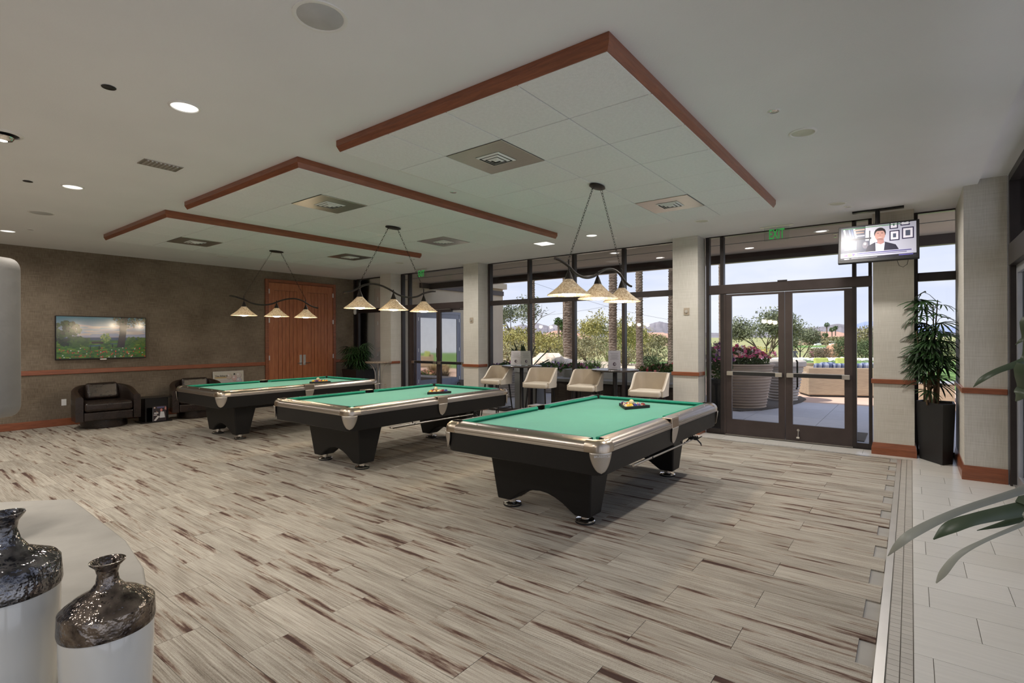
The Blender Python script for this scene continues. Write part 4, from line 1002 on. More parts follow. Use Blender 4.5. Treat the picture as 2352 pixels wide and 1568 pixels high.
P += [(rect(.37, .35, .50, .40), (.03, .018, .015)), ([(.33, .30), (.46, .33), (.48, .29), (.35, .27)], (.03, .08, .09)), (rect(.35, .20, .36, .29), (.015, .01, .01)), (rect(.45, .20, .46, .29), (.015, .01, .01)), (rect(.58, .33, .66, .355), (.03, .07, .08)), (rect(.60, .25, .61, .33), (.015, .01, .01))]
for i in range(90):
    P.append((blob(rs, rs.uniform(0, 1), rs.random() ** 1.3 * .24, .008, .014, 7, .2), rs.choice([(.42, .04, .02), (.30, .04, .03), (.36, .38, .30), (.2, .06, .02)])))
flat('screen', tv, P, 1.365, .765, M['screen2'], Matrix.Translation((0, -.0556, .004)), .00001)

po = thing('leaning_poster', 'poster with a row of billiard balls and heading, leaning on the brown wall', 'poster', (-12.155, 5.36, 0), R(90))
C4 = Matrix.Translation((0, 0, .42)) @ Matrix.Rotation(R(-3), 4, 'X')
MB().obox((0, 0, 0), .66, .008, .84).build('board', M['paper'], po).matrix_local = C4
P = [(rect(0, 0, 1, 1), (.50, .47, .40)), (rect(.05, .82, .62, .86), (.45, .33, .16)), (rect(.05, .1, .68, .79), (.47, .45, .43))]
for i in range(14): P.append((rect(.07, .75 - i * .045, .60 - .03 * (i % 3), .757 - i * .045), (.34, .32, .30)))
for (u, v, c) in ((.52, .86, (.50, .42, .36)), (.70, .80, (.52, .36, .34)), (.84, .88, (.50, .44, .40)), (.84, .74, (.42, .40, .44))): P += [(ell(u, v, .10, .08), tuple(x * .75 for x in c)), (ell(u - .01, v + .01, .085, .07), c), (ell(u - .03, v + .03, .03, .025), (.62, .60, .58))]
P += [(ell(.69, .92, .028, .022), (.02, .02, .015))]
flat('print', po, P, .65, .83, M['pic'], C4 @ Matrix.Translation((0, -.0045, 0)))
td = bpy.data.curves.new('lettering', 'FONT'); td.body = 'The Billiards Club'[:13]; td.size = .055; td.materials.append(M['black'])
to = bpy.data.objects.new('lettering', td); col.objects.link(to); to.parent = po; to.matrix_local = C4 @ Matrix.Translation((-.29, -.012, .30)) @ Matrix.Rotation(R(90), 4, 'X')

# ---------------- wall bits ----------------
def plate(label, loc, rz, name='wall_switch'):
    r = thing(name, label, 'switch', loc, rz, 'wall controls on the pillars')
    MB().box(-.045, .045, -.012, 0, -.058, .058).build('plate', M['taupe'], r, bevel=.003)
    MB().lathe([(0, 0), (.026, 0), (.024, .018), (0, .018)], 16, caps=False).build('knob', M['alu'], r, smooth=40).matrix_local = Matrix.Translation((0, -.012, 0)) @ Matrix.Rotation(R(90), 4, 'X')
    return r
plate('beige round-knob wall control on the pillar beside the leftmost stool', (-7.56, 8.40, 1.95), 0)
plate('beige round-knob wall control on the pillar left of the big glass doors', (-2.88, 8.40, 1.975), 0)
r = thing('power_outlet', 'beige power outlet low on the pillar by the granite table', 'outlet', (-10.48, 8.40, .36)); MB().box(-.035, .035, -.006, 0, -.058, .058).build('plate', M['taupe'], r, bevel=.002)
for z in (-.022, .022): box('socket', M['paper'], -.016, .016, -.009, -.004, z - .014, z + .014, r)
r = thing('corner_sensor', 'small white sensor in the corner where brown wall meets window', 'sensor', (-12.10, 8.67, 2.22)); MB().lathe([(.0, 0), (.03, .01), (.045, .05), (.045, .12), (.03, .14), (0, .14)], 16, caps=False).build('body', M['white'], r, smooth=40); box('bracket', M['white'], -.02, .02, 0, .05, .10, .18, r)
r = thing('cable_plate', 'small pale outlet plate on the brown wall behind the first armchair', 'outlet', (-12.2, 2.50, .42), R(90)); MB().box(-.035, .035, -.006, 0, -.058, .058).build('plate', M['white'], r, bevel=.002)

# ---------------- exit signs ----------------
def exit_sign(loc, label, wd=.335, ht=.205):
    r = thing('exit_sign', label, 'exit sign', loc, 0, 'clear exit signs hanging from the ceiling')
    box('ceiling_plate', M['alu'], -.22, .22, -.025, .025, -.008, 0, r)
    MB().box(-wd / 2, wd / 2, -.004, .004, -.008 - ht, -.008).build('clear_panel', M['acrylic'], r, bevel=.002)
    td = bpy.data.curves.new('lettering', 'FONT'); td.body = 'EXIT'; td.size = .205; td.align_x = 'CENTER'; td.extrude = .001; td.offset = .003; td.materials.append(M['exitgreen'])
    to = bpy.data.objects.new('lettering', td); col.objects.link(to); to.parent = r; to.location = (0, -.007, -.185); to.rotation_euler = (R(90), 0, 0); to.scale = (.50, 1, 1)
    return r
exit_sign((-1.56, 8.42, CEIL), 'clear exit sign with green letters hanging before the big glass doors')
exit_sign((-9.03, 8.30, CEIL), 'clear exit sign with green letters before the far left glass doors')

# ---------------- ceiling fittings ----------------
def downlight(x, y, rad, label, lit=True, w_=None, vis_=True):
    r = thing('downlight', label, 'ceiling light', (x, y, CEIL), 0, 'round recessed downlights')
    MB().lathe([(rad, 0), (rad, -.004), (rad * .86, -.010), (rad * .82, -.003)], 32, caps=False).build('trim_ring', M['white'], r, smooth=50)
    MB().lathe([(0, -.004), (rad * .83, -.004)], 32, caps=False).build('lens', M['lens'] if lit else M['lensoff'], r)
    if w_ is None: w_ = DOWNLIGHT_W
    if w_:
        ld = bpy.data.lights.new('lamp', 'AREA'); ld.shape = 'DISK'; ld.size = rad * 1.5; ld.energy = w_; ld.color = (1.0, .94, .87); ld.spread = R(165)
        lo = bpy.data.objects.new('lamp', ld); col.objects.link(lo); lo.parent = r; lo.location = (0, 0, -.014)
    return r
downlight(-4.04, 1.49, .10, 'lit round downlight in the upper left ceiling, larger and nearer of two bright discs')
downlight(-7.08, 1.53, .10, 'lit round downlight farther left, beside the small dark ceiling disc')
downlight(-10.69, 1.55, .10, 'lit round downlight in the far left ceiling near the brown wall')
downlight(-.68, 4.71, .10, 'round downlight with dull greenish lens right of the nearest ceiling panel', False)
downlight(-.71, 7.47, .10, 'round downlight with dull lens in front of the ceiling television', False)
downlight(-4.02, 7.32, .10, 'round downlight above the right-hand high table')
downlight(-2.32, 7.39, .10, 'round downlight just behind the far edge of the nearest ceiling panel', False)
downlight(-6.95, 7.05, .10, 'round downlight above the leftmost bar stool')
downlight(-8.70, 7.37, .10, 'round downlight near the far left exit sign', False)
for (x, y) in ((-1.0, -1.5), (-4.04, -1.5), (-7.08, -1.5), (-10.1, -1.5), (-2.5, .2), (-5.5, .2), (-8.6, .2)):  # unseen extra downlights, added behind the camera to brighten the interior
    downlight(x, y, .10, 'extra round downlight added behind the viewer to brighten the room')
r = thing('eyeball_light', 'tilted eyeball downlight with bright slit at the left picture edge', 'ceiling light', (-5.70, .80, CEIL))
MB().lathe([(.125, 0), (.125, -.006), (.10, -.012), (.098, -.002)], 32, caps=False).build('trim_ring', M['white'], r, smooth=50)
MB().lathe([(0, -.001), (.10, -.001)], 32, caps=False).build('recess', M['black'], r)
MB().lathe([(.05, -.0), (.075, -.02), (.06, -.045), (.03, -.05)], 24, (-.025, 0, 0), False).build('eyeball', M['chrome'], r, smooth=50); MB().lathe([(0, -.052), (.032, -.05)], 20, (-.025, 0, 0), False).build('lens', M['bulb'], r)
def disc(name, x, y, rad, m_, label, cat, grp=None, ring_=True, z=None):
    r = thing(name, label, cat, (x, y, CEIL if z is None else z), 0, grp)
    if ring_: MB().lathe([(rad, 0), (rad, -.004), (rad * .88, -.007), (rad * .84, -.003)], 32, caps=False).build('trim_ring', M['white'], r, smooth=50)
    MB().lathe([(0, -.006), (rad * .80, -.0055), (rad * .84, -.003)], 32, caps=False).build('face', m_, r, smooth=60); return r
disc('ceiling_speaker', -2.374, 1.50, .135, M['grille'], 'large round ceiling speaker at the top edge of the picture', 'speaker', 'round ceiling speakers')
disc('ceiling_speaker', -8.86, 1.60, .135, M['grille'], 'round grey ceiling speaker far left, among the downlights', 'speaker', 'round ceiling speakers')
disc('ceiling_speaker', -10.75, 4.63, .10, M['white'], 'small round ceiling disc between the far panel and brown wall', 'speaker', 'round ceiling speakers')
disc('ceiling_speaker', -9.96, 6.95, .10, M['white'], 'small round ceiling disc above the wooden double door', 'speaker', 'round ceiling speakers')
disc('sensor_disc', -4.114, 1.074, .048, M['blackmetal'], 'small dark ceiling disc, upper left, nearer one', 'sensor', 'dark ceiling discs', False)
disc('sensor_disc', -7.198, 1.195, .048, M['blackmetal'], 'small dark ceiling disc, farther left one', 'sensor', 'dark ceiling discs', False)
for (x, y, l) in ((-.783, 4.138, 'chrome sprinkler cap beside the dull downlight right of the nearest ceiling panel'), (-.624, 7.725, 'sprinkler cap near the ceiling television plate'), (-4.047, 4.199, 'white sprinkler cap between the two nearest ceiling panels'), (-10.307, 1.738, 'sprinkler cap far left near the brown wall'), (-3.85, 7.76, 'sprinkler cap above the right-hand high table'), (-8.07, 7.2, 'sprinkler cap in front of the far left exit sign')):
    disc('sprinkler', x, y, .042, M['chrome'], l, 'sprinkler', 'ceiling sprinkler caps')
r = thing('ceiling_vent', 'small rectangular ceiling vent left of the nearest two panels', 'vent', (-5.57, 1.85, CEIL))
MB().box(-.10, .10, -.16, .16, -.006, 0).build('frame', M['steel'], r, bevel=.002)
for i in range(8): box('slat', M['alu'], -.075, .075, -.13 + i * .034, -.115 + i * .034, -.010, -.005, r)
r = thing('square_light', 'bright square ceiling light beyond the middle ceiling panel', 'ceiling light', (-5.01, 7.44, CEIL)); box('frame', M['white'], -.15, .15, -.15, .15, -.006, 0, r); box('lens', M['lens'], -.13, .13, -.13, .13, -.009, -.006, r)

# ---------------- ceiling television ----------------
tv = thing('ceiling_television', 'television hung from the ceiling showing a man in a dark suit', 'television', (-.335, 8.06, 2.745))
C4 = Matrix.Rotation(R(-12), 4, 'X')
MB().obox((0, 0, 0), .84, .055, .50).build('case', M['black'], tv, bevel=.006).matrix_local = C4
MB().tube([(0, .05, .0), (0, .07, .12), (0, .07, CEIL - 2.745)], .026, 10).build('pole', M['blackmetal'], tv)
box('ceiling_plate', M['blackmetal'], -.27, .27, .03, .11, CEIL - 2.745 - .022, CEIL - 2.745 - .001, tv)
MB().tube([(.20, .01, -.24), (.22, .0, -.31), (.26, 0, -.33), (.30, 0, -.30), (.31, .01, -.24)], .003, 5).build('loose_cable', M['black'], tv)
P = [(rect(0, 0, 1, 1), (.40, .40, .48)), (rect(0, .12, .40, 1), (.035, .04, .07)), (rect(.34, .55, .56, 1), (.44, .43, .50))]
P += [([(.03 + .035 * i, .95), (.055 + .035 * i, .95), (.085 + .035 * i, .66), (.06 + .035 * i, .66)], [(.55, .6, .7), (.05, .06, .1), (.12, .15, .22), (.07, .1, .2)][i % 4]) for i in range(5)]
P += [(rect(.21, .70, .33, .74), (.25, .25, .30)), (rect(.2, .8, .32, .84), (.25, .16, .13)), (rect(.18, .88, .33, .93), (.3, .22, .18)), (rect(0, .60, .42, .64), (.01, .01, .02)), (rect(.05, .30, .22, .56), (.14, .18, .24)), (ell(.13, .43, .05, .08), (.38, .34, .24)), (rect(.07, .47, .19, .50), (.35, .2, .18)), (ell(.34, .42, .04, .11), (.10, .09, .12)), (ell(.335, .46, .02, .04), (.35, .33, .36)), (rect(.39, .55, .405, .85), (.02, .02, .03))]
for (x, y, w_, h_) in ((.66, .83, .11, .25), (.80, .90, .12, .2), (.66, .48, .13, .30), (.82, .50, .15, .34)):
    P += [(rect(x, y, x + w_, min(1, y + h_)), (.02, .015, .05)), (rect(x + .015, y + .03, x + w_ - .015, min(1, y + h_ - .03)), (.62, .60, .66)), (rect(x + .045, y + .09, x + w_ - .045, min(1, y + h_ - .09)), (.07, .08, .12))]
P += [([(.33, .14), (.37, .38), (.46, .47), (.60, .47), (.74, .36), (.80, .14)], (.02, .018, .035)), ([(.48, .16), (.475, .46), (.53, .42), (.60, .46), (.585, .16)], (.50, .52, .72)), ([(.50, .44), (.50, .56), (.585, .56), (.59, .44), (.545, .40)], (.33, .17, .16))]
P += [(ell(.535, .74, .078, .17), (.012, .008, .012)), (ell(.535, .68, .068, .165), (.40, .22, .19)), ([(.465, .78), (.475, .86), (.54, .89), (.60, .85), (.605, .77), (.57, .81), (.50, .81)], (.012, .008, .012)), (rect(.495, .735, .52, .75), (.03, .02, .02)), (rect(.55, .735, .575, .75), (.03, .02, .02)), ([(.53, .66), (.545, .66), (.54, .72)], (.30, .15, .13)), (rect(.515, .60, .555, .615), (.55, .42, .42)), (ell(.535, .555, .045, .03), (.24, .13, .12))]
P += [(rect(0, .07, .96, .21), (.42, .42, .52)), (rect(.22, .16, .94, .19), (.07, .06, .20)), (rect(.22, .115, .88, .14), (.12, .12, .2)), (ell(.13, .15, .035, .06), (.45, .28, .12)), ([(.03, .13), (.09, .18), (.10, .1)], (.14, .08, .3)), ([(.16, .2), (.21, .17), (.17, .1)], (.10, .06, .3)), (rect(0, 0, 1, .07), (.012, .012, .02)), (rect(.05, .02, .12, .045), (.5, .5, .55)), (rect(.15, .03, .5, .045), (.25, .25, .28)), (rect(.78, .03, .96, .05), (.16, .14, .5)), (rect(.02, .955, .85, .975), (.02, .14, .03)), (rect(.80, .955, .93, .975), (.5, .5, .5))]
flat('screen', tv, P, .78, .44, M['screen'], C4 @ Matrix.Translation((0, -.0285, .008)), .00004)

# ---------------- round granite table, shrub, bag ----------------
r = thing('granite_table', 'round granite-topped stand with curved steel legs in front of the pillar', 'table', (-9.98, 7.80, 0))
MB().lathe([(0, .985), (.30, .985), (.31, .995), (.31, 1.012), (.30, 1.02), (0, 1.02)], 36, caps=False).build('tabletop', M['granite'], r, smooth=35)
for i in range(4):
    a = R(45 + 90 * i); c_, s_ = math.cos(a), math.sin(a)
    MB().tube([(c_ * q, s_ * q, z) for q, z in ((.27, .98), (.20, .965), (.13, .90), (.085, .78), (.07, .6), (.075, .35), (.12, .15), (.24, .0))], .010, 8).build('leg', M['steel'], r, smooth=60)
MB().torus((0, 0, .50), .078, .008, 20, 6).build('ring', M['steel'], r, smooth=60)
r = thing('backpack', 'black backpack standing on the floor beside the second pillar', 'bag', (-8.02, 8.48, 0))
MB().box(-.17, .17, -.13, .12, 0, .52).build('body', M['black'], r, bevel=.06, seg=4); MB().box(-.12, .12, -.17, -.12, .05, .30).build('front_pocket', M['black'], r, bevel=.03, seg=3)
MB().tube([(-.05, 0, .51), (-.03, 0, .57), (.03, 0, .57), (.05, 0, .51)], .010, 6).build('handle', M['black'], r)

def frond_mesh(n=8, L=.26, w_=.024, droop=.5):
    mb = MB()
    for i in range(n):
        a = R(-75 + 150 * i / (n - 1)); l = L * (1 - .25 * abs(i - (n - 1) / 2) / (n / 2)); d = Vector((math.cos(a), math.sin(a), 0)); s = Vector((-d.y, d.x, 0))
        pts = []
        for k, (t_, ww) in enumerate(((0, .25), (.25, .8), (.55, 1), (.85, .75), (1, .12))):
            c = d * (l * t_) + Vector((0, 0, .06 * t_ - droop * l * t_ * t_)); pts.append((c - s * w_ * ww / 2, c + Vector((0, 0, -.003)), c + s * w_ * ww / 2))
        v = [p for q in pts for p in q]; f = []
        for k in range(4): f += [(k * 3, k * 3 + 1, k * 3 + 4, k * 3 + 3), (k * 3 + 1, k * 3 + 2, k * 3 + 5, k * 3 + 4)]
        mb.add(v, f)
    return mb
def palm_plant(r, canes, fronds, zt, rnd, xlim=None, Lf=.26, hub=(0, 0)):
    fm = None
    ca = []
    for i in range(canes):
        x, y = rnd.uniform(-.12, .12), rnd.uniform(-.12, .12); top = zt[0] + (zt[1] - zt[0]) * rnd.uniform(.35, 1); tx, ty = x + rnd.uniform(-.12, .12), y + rnd.uniform(-.12, .12)
        MB().tube([(x, y, zt[0]), ((x + tx) / 2, (y + ty) / 2, (zt[0] + top) / 2), (tx, ty, top)], [.011, .010, .006], 7).build('cane', M['bark'], r); ca.append(((x, y, zt[0]), (tx, ty, top)))
    cnt = 0
    for i in range(fronds * 4):
        if cnt >= fronds: break
        A, B = ca[i % len(ca)]; t_ = 1 - rnd.random() ** 1.4 * .75; base = Vector(A).lerp(Vector(B), t_); az = rnd.uniform(0, 2 * PI); pit = rnd.uniform(.1, .9)
        st = Vector((math.cos(az) * math.cos(pit), math.sin(az) * math.cos(pit), math.sin(pit))) * rnd.uniform(.12, .26); hubp = base + st
        tip = hubp + Vector((math.cos(az), math.sin(az), 0)) * Lf
        if xlim and not (xlim[0] < tip.x < xlim[1] and xlim[2] < tip.y < xlim[3] and xlim[0] < hubp.x < xlim[1]): continue
        cnt += 1
        sc_ = rnd.uniform(.75, 1.15)
        if fm is None: fm = frond_mesh(L=Lf).build('frond', M['leaf'], r); o = fm
        else: o = inst(fm, 'frond', (0, 0, 0), r)
        o.location = hubp; o.rotation_euler = (rnd.uniform(-.4, .4), rnd.uniform(-.1, .6), az); o.scale = (sc_,) * 3
        if rnd.random() < .12: o.data = o.data
        MB().tube([base, base.lerp(hubp, .6) + Vector((0, 0, .02)), hubp], [.004, .003, .003], 5).build('leaf_stalk', M['bark'] if 0 else M['leaf'], r)
rnd = random.Random(11)
r = thing('potted_palm', 'tall lady palm in a black tapered planter beside the wide pier', 'plant', (.24, 8.36, 0))
top = [(.06, -.31), (.185, -.14), (.185, .22), (-.13, .25), (-.20, .07)]
bot = [(x * .82 + .005, y * .82) for x, y in top]
pl_ = MB().loft([[(x, y, 0) for x, y in bot], [(x, y, .735) for x, y in top], [(x * .9, y * .9, .735) for x, y in top], [(x * .88, y * .88, .70) for x, y in top]], True, True).build('planter', M['black'], r, bevel=.006)
MB().prism([(x * .87, y * .87) for x, y in top], .66, .705).build('soil', M['soil'], r)
palm_plant(r, 10, 90, (.70, 2.02), rnd, (-.36, .20, -.45, .30))
r = thing('dark_shrub', 'dark leafy plant in a black tub in the left window corner', 'plant', (-11.32, 8.22, 0))
MB().loft([[(x * .8, y * .8, 0) for x, y in ((-.3, -.3), (.3, -.3), (.3, .3), (-.3, .3))], [(-.3, -.3, .78), (.3, -.3, .78), (.3, .3, .78), (-.3, .3, .78)], [(-.27, -.27, .78), (.27, -.27, .78), (.27, .27, .78), (-.27, .27, .78)], [(-.26, -.26, .72), (.26, -.26, .72), (.26, .26, .72), (-.26, .26, .72)]], True, True).build('tub', M['black'], r)
box('soil', M['soil'], -.27, .27, -.27, .27, .68, .73, r)
palm_plant(r, 9, 80, (.72, 1.32), rnd, (-.75, .95, -1.1, .42), Lf=.30)

# ---------------- desk with vases, stone panel, foreground leaves ----------------
r = thing('reception_desk', 'pale concrete desk with curved raised ledge at the lower left corner', 'desk')
outer = [(-3.56, .485), (-3.34, .714), (-2.99, .708), (-2.474, .697), (-2.14, .653)]
for px_, d_ in ((338, 1.62), (339, 1.42), (338, 1.22), (336, 1.0), (330, .8)):
    p = at(px_, d_); outer.append((p.x, p.y))
inn2 = []
for px_, d_ in ((300, .8), (318, .98), (322, 1.12), (300, 1.24), (200, 1.34), (130, 1.38), (0, 1.38), (-120, 1.40)):
    p = at(px_, d_); inn2.append((p.x, p.y))
ledge = [(-3.9, .1), *outer, *inn2, (-2.3, -.7), (-3.9, -.7)]
mb = MB(); mb.prism(ledge, .685, .75)
o = mb.build('raised_ledge', M['concrete'], r, bevel=.006)
bm = bmesh.new(); bm.from_mesh(o.data); bmesh.ops.triangulate(bm, faces=[f for f in bm.faces if len(f.verts) > 4]); bm.to_mesh(o.data); bm.free()
body = [(-3.88, .1), *[(x * 1.0 - (.012 if x > -2 else 0), y - .02) for x, y in outer], at(230, .55)[:2], at(-300, .55)[:2], (-2.3, -.7), (-3.88, -.7)]
body = [tuple(q) for q in body]
o = MB().prism(body, 0, .60).build('desk_body', M['concrete'], r)
bm = bmesh.new(); bm.from_mesh(o.data); bmesh.ops.triangulate(bm, faces=[f for f in bm.faces if len(f.verts) > 4]); bm.to_mesh(o.data); bm.free()
lo_ = [tuple(at(a, b_)[:2]) for a, b_ in ((334, .8), (332, 1.0), (334, 1.2), (300, 1.5), (-150, 1.6), (-300, 1.5), (-300, .55), (230, .55))]
MB().prism(lo_, .60, .625).build('lower_top', M['slate'], r)
MB().prism([(-2.9, .55), (-2.3, .5), (-1.5, .36), (-2.0, -.4), (-3.2, -.4)], .60, .685).build('riser', M['concrete'], r)
def vase(px_, d_, prof, mtop, label, zb=.625, sq=1.0):
    p = at(px_, d_); r = thing('vase', label, 'vase', (p.x, p.y, zb), 0, 'cream vases with metallic glazed tops')
    body, topp = prof
    MB().lathe(body, 48, caps=False).build('body', M['ceramic'], r, smooth=60)
    MB().lathe(topp, 48, caps=False).build('glazed_top', mtop, r, smooth=35); return r
zb = .625
R2 = .0745
z = lambda v: v - zb
body2 = [(0, 0), (.045, 0), (.052, .01), (.062, .10), (.070, .22), (.0742, .33), (R2, z(.995)), (R2 - .003, z(1.02))]
top2 = [(R2 + .0012, z(.996)), (R2 + .0025, z(1.003)), (R2 + .001, z(1.036)), (R2 - .004, z(1.041)), (.052, z(1.055)), (.030, z(1.066)), (.019, z(1.080)), (.0165, z(1.096)), (.020, z(1.109)), (.0285, z(1.118)), (.029, z(1.121)), (.026, z(1.1215)), (.016, z(1.108)), (.012, z(1.09)), (.012, z(1.05))]
vase(245, 1.0, (body2, top2), M['lustre'], 'shorter cream vase with brownish metallic top, right one of the pair')
R1 = .083
body1 = [(0, 0), (.05, 0), (.058, .01), (.070, .12), (.079, .26), (.0825, .38), (R1, z(1.060)), (R1 - .003, z(1.09))]
top1 = [(R1 + .0012, z(1.062)), (R1 + .003, z(1.070)), (R1, z(1.112)), (R1 - .006, z(1.120)), (.060, z(1.128)), (.036, z(1.140)), (.023, z(1.160)), (.018, z(1.180)), (.020, z(1.195)), (.030, z(1.209)), (.0305, z(1.212)), (.027, z(1.212)), (.016, z(1.195)), (.013, z(1.17)), (.013, z(1.10))]
vase(9, 1.0, (body1, top1), M['lustre2'], 'taller cream vase with dark speckled metallic top, cut by the left edge')
# stone panel
r = thing('stone_panel', 'pale mottled stone panel with rounded corners at the left edge', 'panel', tuple(P3(-150, 1000, 2.0)[:2]) + (.75,), PH)
hw = 171 / FX * 2.0 + .004
def rpoly(x0, x1, z0, z1, rad, n=6):
    pts = []
    for cx, cz, a0 in ((x1 - rad, z1 - rad, 0), (x0 + rad, z1 - rad, 90), (x0 + rad, z0 + rad, 180), (x1 - rad, z0 + rad, 270)):
        for i in range(n + 1): a = R(a0 + 90 * i / n); pts.append((cx + rad * math.cos(a), cz + rad * math.sin(a)))
    return pts
pp_ = rpoly(-hw, hw, 1.245 - .75, 1.87 - .75, .05); n = len(pp_)
rg = lambda y, s_=0: [(x * (1 - s_), y, zz) for x, zz in pp_]
MB().loft([rg(-.035, .03), rg(-.04, .04)][:0] + [rg(-.05, .02), rg(-.04), rg(.04), rg(.05, .02)], True, True).build('slab', M['concrete'], r, smooth=30)
MB().tube([(0, 0, 0), (0, 0, .55)], .03, 14).lathe([(.0, 0), (.09, 0), (.09, .012), (0, .012)], 24, caps=False).build('post', M['steel'], r, smooth=40)

r = thing('foreground_plant', 'potted plant with long dark strap leaves reaching in from the right edge', 'plant', (.45, 1.62, 0))
MB().lathe([(0, 0), (.14, 0), (.17, .5), (.175, .52), (.16, .52), (.15, .48), (0, .48)], 28, caps=False).build('pot', M['black'], r, smooth=40)
MB().tube([(0, 0, .48), (.01, .01, .8), (0, 0, 1.15)], [.03, .025, .02], 10).build('stem', M['bark'], r)
base = Vector((.45, 1.62, 0))
def strap(pts, wds, m_=None, nm='strap_leaf'):
    P = [P3(*q) for q in pts]; cr = Vector((.45, 1.62, 1.18)); P = [cr] + P; wds = [wds[0]] + list(wds)
    cm_ = catmull([tuple(p) + (w_,) for p, w_ in zip(P, wds)], 6); v = []; f = []
    vd = Vector((0, 0, EYE))
    for i, q in enumerate(cm_):
        p = Vector(q[:3]); p2 = Vector(cm_[min(i + 1, len(cm_) - 1)][:3]); p1 = Vector(cm_[max(i - 1, 0)][:3]); d = (p2 - p1).normalized()
        s = d.cross(Vector((-.3, -.8, .35))).normalized() * q[3] / 2; nn = s.cross(d).normalized() * q[3] * .18
        v += [p - s - base, p + nn - base, p + s - base]
    for i in range(len(cm_) - 1): f += [(i * 3, i * 3 + 1, i * 3 + 4, i * 3 + 3), (i * 3 + 1, i * 3 + 2, i * 3 + 5, i * 3 + 4)]
    MB().add(v, f).build(nm, m_ or M['strap'], r, smooth=60)
strap([(2420, 1095, .95), (2352, 1128, .93), (2200, 1178, .92), (2100, 1225, .92), (2060, 1255, .93), (2037, 1280, .95)], [.016, .014, .013, .016, .012, .001], M['strapg'])
strap([(2400, 1160, .88), (2352, 1172, .87), (2240, 1195, .87), (2180, 1215, .88), (2142, 1242, .89)], [.030, .026, .020, .020, .002])
strap([(2400, 1180, .9), (2352, 1192, .9), (2300, 1208, .9), (2242, 1222, .91)], [.016, .014, .009, .001])
strap([(2400, 1180, .84), (2352, 1206, .83), (2260, 1245, .83), (2200, 1278, .84), (2165, 1318, .85), (2148, 1342, .86)], [.009, .007, .006, .009, .011, .002], M['strapg'])
strap([(2420, 790, .85), (2352, 832, .85), (2290, 856, .86), (2255, 875, .87), (2235, 893, .88)], [.014, .012, .010, .009, .001])
strap([(2400, 770, .9), (2352, 783, .9), (2332, 796, .91)], [.014, .008, .001])
strap([(2400, 870, .8), (2352, 897, .8), (2342, 912, .8), (2332, 925, .81)], [.022, .018, .014, .002])
# ---------------- outdoors: ground ----------------
HT = [(0, 0), (35.2, 0), (60, -1.32), (80, -2.18), (120, -2.0), (200, -1.9), (400, -1.5), (900, 2), (3000, 2)]
def gz(x, y):
    d = -x * math.sin(PH) + y * math.cos(PH)
    for (a, za), (b_, zb_) in zip(HT, HT[1:]):
        if d <= b_: return za + (zb_ - za) * max(0, (d - a)) / (b_ - a)
    return HT[-1][1]
def gzat(px, d): p = at(px, d); return Vector((p.x, p.y, gz(p.x, p.y) - .03))
pat = struct(box('pavement', M['grout'], -14.5, 3.4, 8.80, 14.20, -0.10, -0.022), 'grey tiled patio floor under the roof')
S_ = 1.2
pz = None
for i in range(-9, 3):
    for j in range(4):
        x0, y0 = -.14 + S_ * i, 8.83 + 1.3425 * j
        if pz is None: pz = MB().box(-.596, .596, -.667, .667, -.02, 0).build('patio_tile', M['patio'], pat); o = pz
        else: o = bpy.data.objects.new('patio_tile', pz.data); col.objects.link(o); o.parent = pat
        o.location = (x0 + .6, y0 + .671, -.012)
struct(MB().box(-30, 12, 14.2, 19.9, -.10, -.014).box(3.4, 12, 8.8, 14.2, -.10, -.014).build('path', M['pink']), 'pink concrete terrace beyond the roof shade')
o = struct(MB().prism([(-30, 19.9), (30, 19.9), (45, 27), (at(2400, 34).x, at(2400, 34).y), (at(1300, 34.5).x, at(1300, 34.5).y), (-60, 10)], -.12, -.03).build('lawn', M['lawn']), 'green lawn beyond the terrace')
mb = MB(); nx, ny = 60, 40; ds = [33.5, 35.2, 40, 46, 52, 60, 70, 80, 100, 120, 160, 200, 280, 400, 600, 900, 1500, 3000]
v = []; f = []
for d in ds:
    for i in range(41):
        l = (-1.3 + 2.6 * i / 40) * d; x, y = l * math.cos(PH) - d * math.sin(PH), l * math.sin(PH) + d * math.cos(PH); v.append((x, y, gz(x, y) - .05))
for j in range(len(ds) - 1):
    for i in range(40): a = j * 41 + i; f.append((a, a + 1, a + 42, a + 41))
struct(MB().add(v, f).build('golf_course_ground', M['fair']), 'tan and green golf course stretching to the houses')
# desert planting bed left of the lawn
bed = [(-9.5, 15.6), (-5.2, 19.9), (-13.5, 30), (-40, 45), (-60, 30), (-30, 12)]
struct(MB().prism(bed, -.12, -.02).build('planting_bed_ground', M['sand']), 'sandy planting bed behind the palm trunks')
def groundpatch(name, px, d, rx, rd, m_, label, dz=.02):
    c = at(px, d); pts = []
    for i in range(20):
        a = 2 * PI * i / 20; l, q = rx * math.cos(a), rd * math.sin(a); x, y = c.x + l * math.cos(PH) - q * math.sin(PH), c.y + l * math.sin(PH) + q * math.cos(PH); pts.append((x, y, gz(x, y) - .05 + dz))
    return struct(MB().add(pts, [list(range(20))]).build(name, m_), label)
groundpatch('bunker_ground', 1700, 110, 4, 5, M['sand'], 'sand bunker left of the grey-green tree', .06)
groundpatch('bunker_ground', 1960, 85, 4.5, 3.5, M['sand'], 'sand patch behind the golf cart', .08)
groundpatch('green_ground', 1905, 190, 16, 28, M['lawn'], 'green fairway patch before the houses', .10)
groundpatch('green_ground', 1850, 74, 13, 5.5, M['lawn'], 'green grass strip where the golfers stand', .05)
groundpatch('green_ground', 1490, 40, 5, 4.5, M['lawn'], 'green turf beyond the palm trunks', .04)
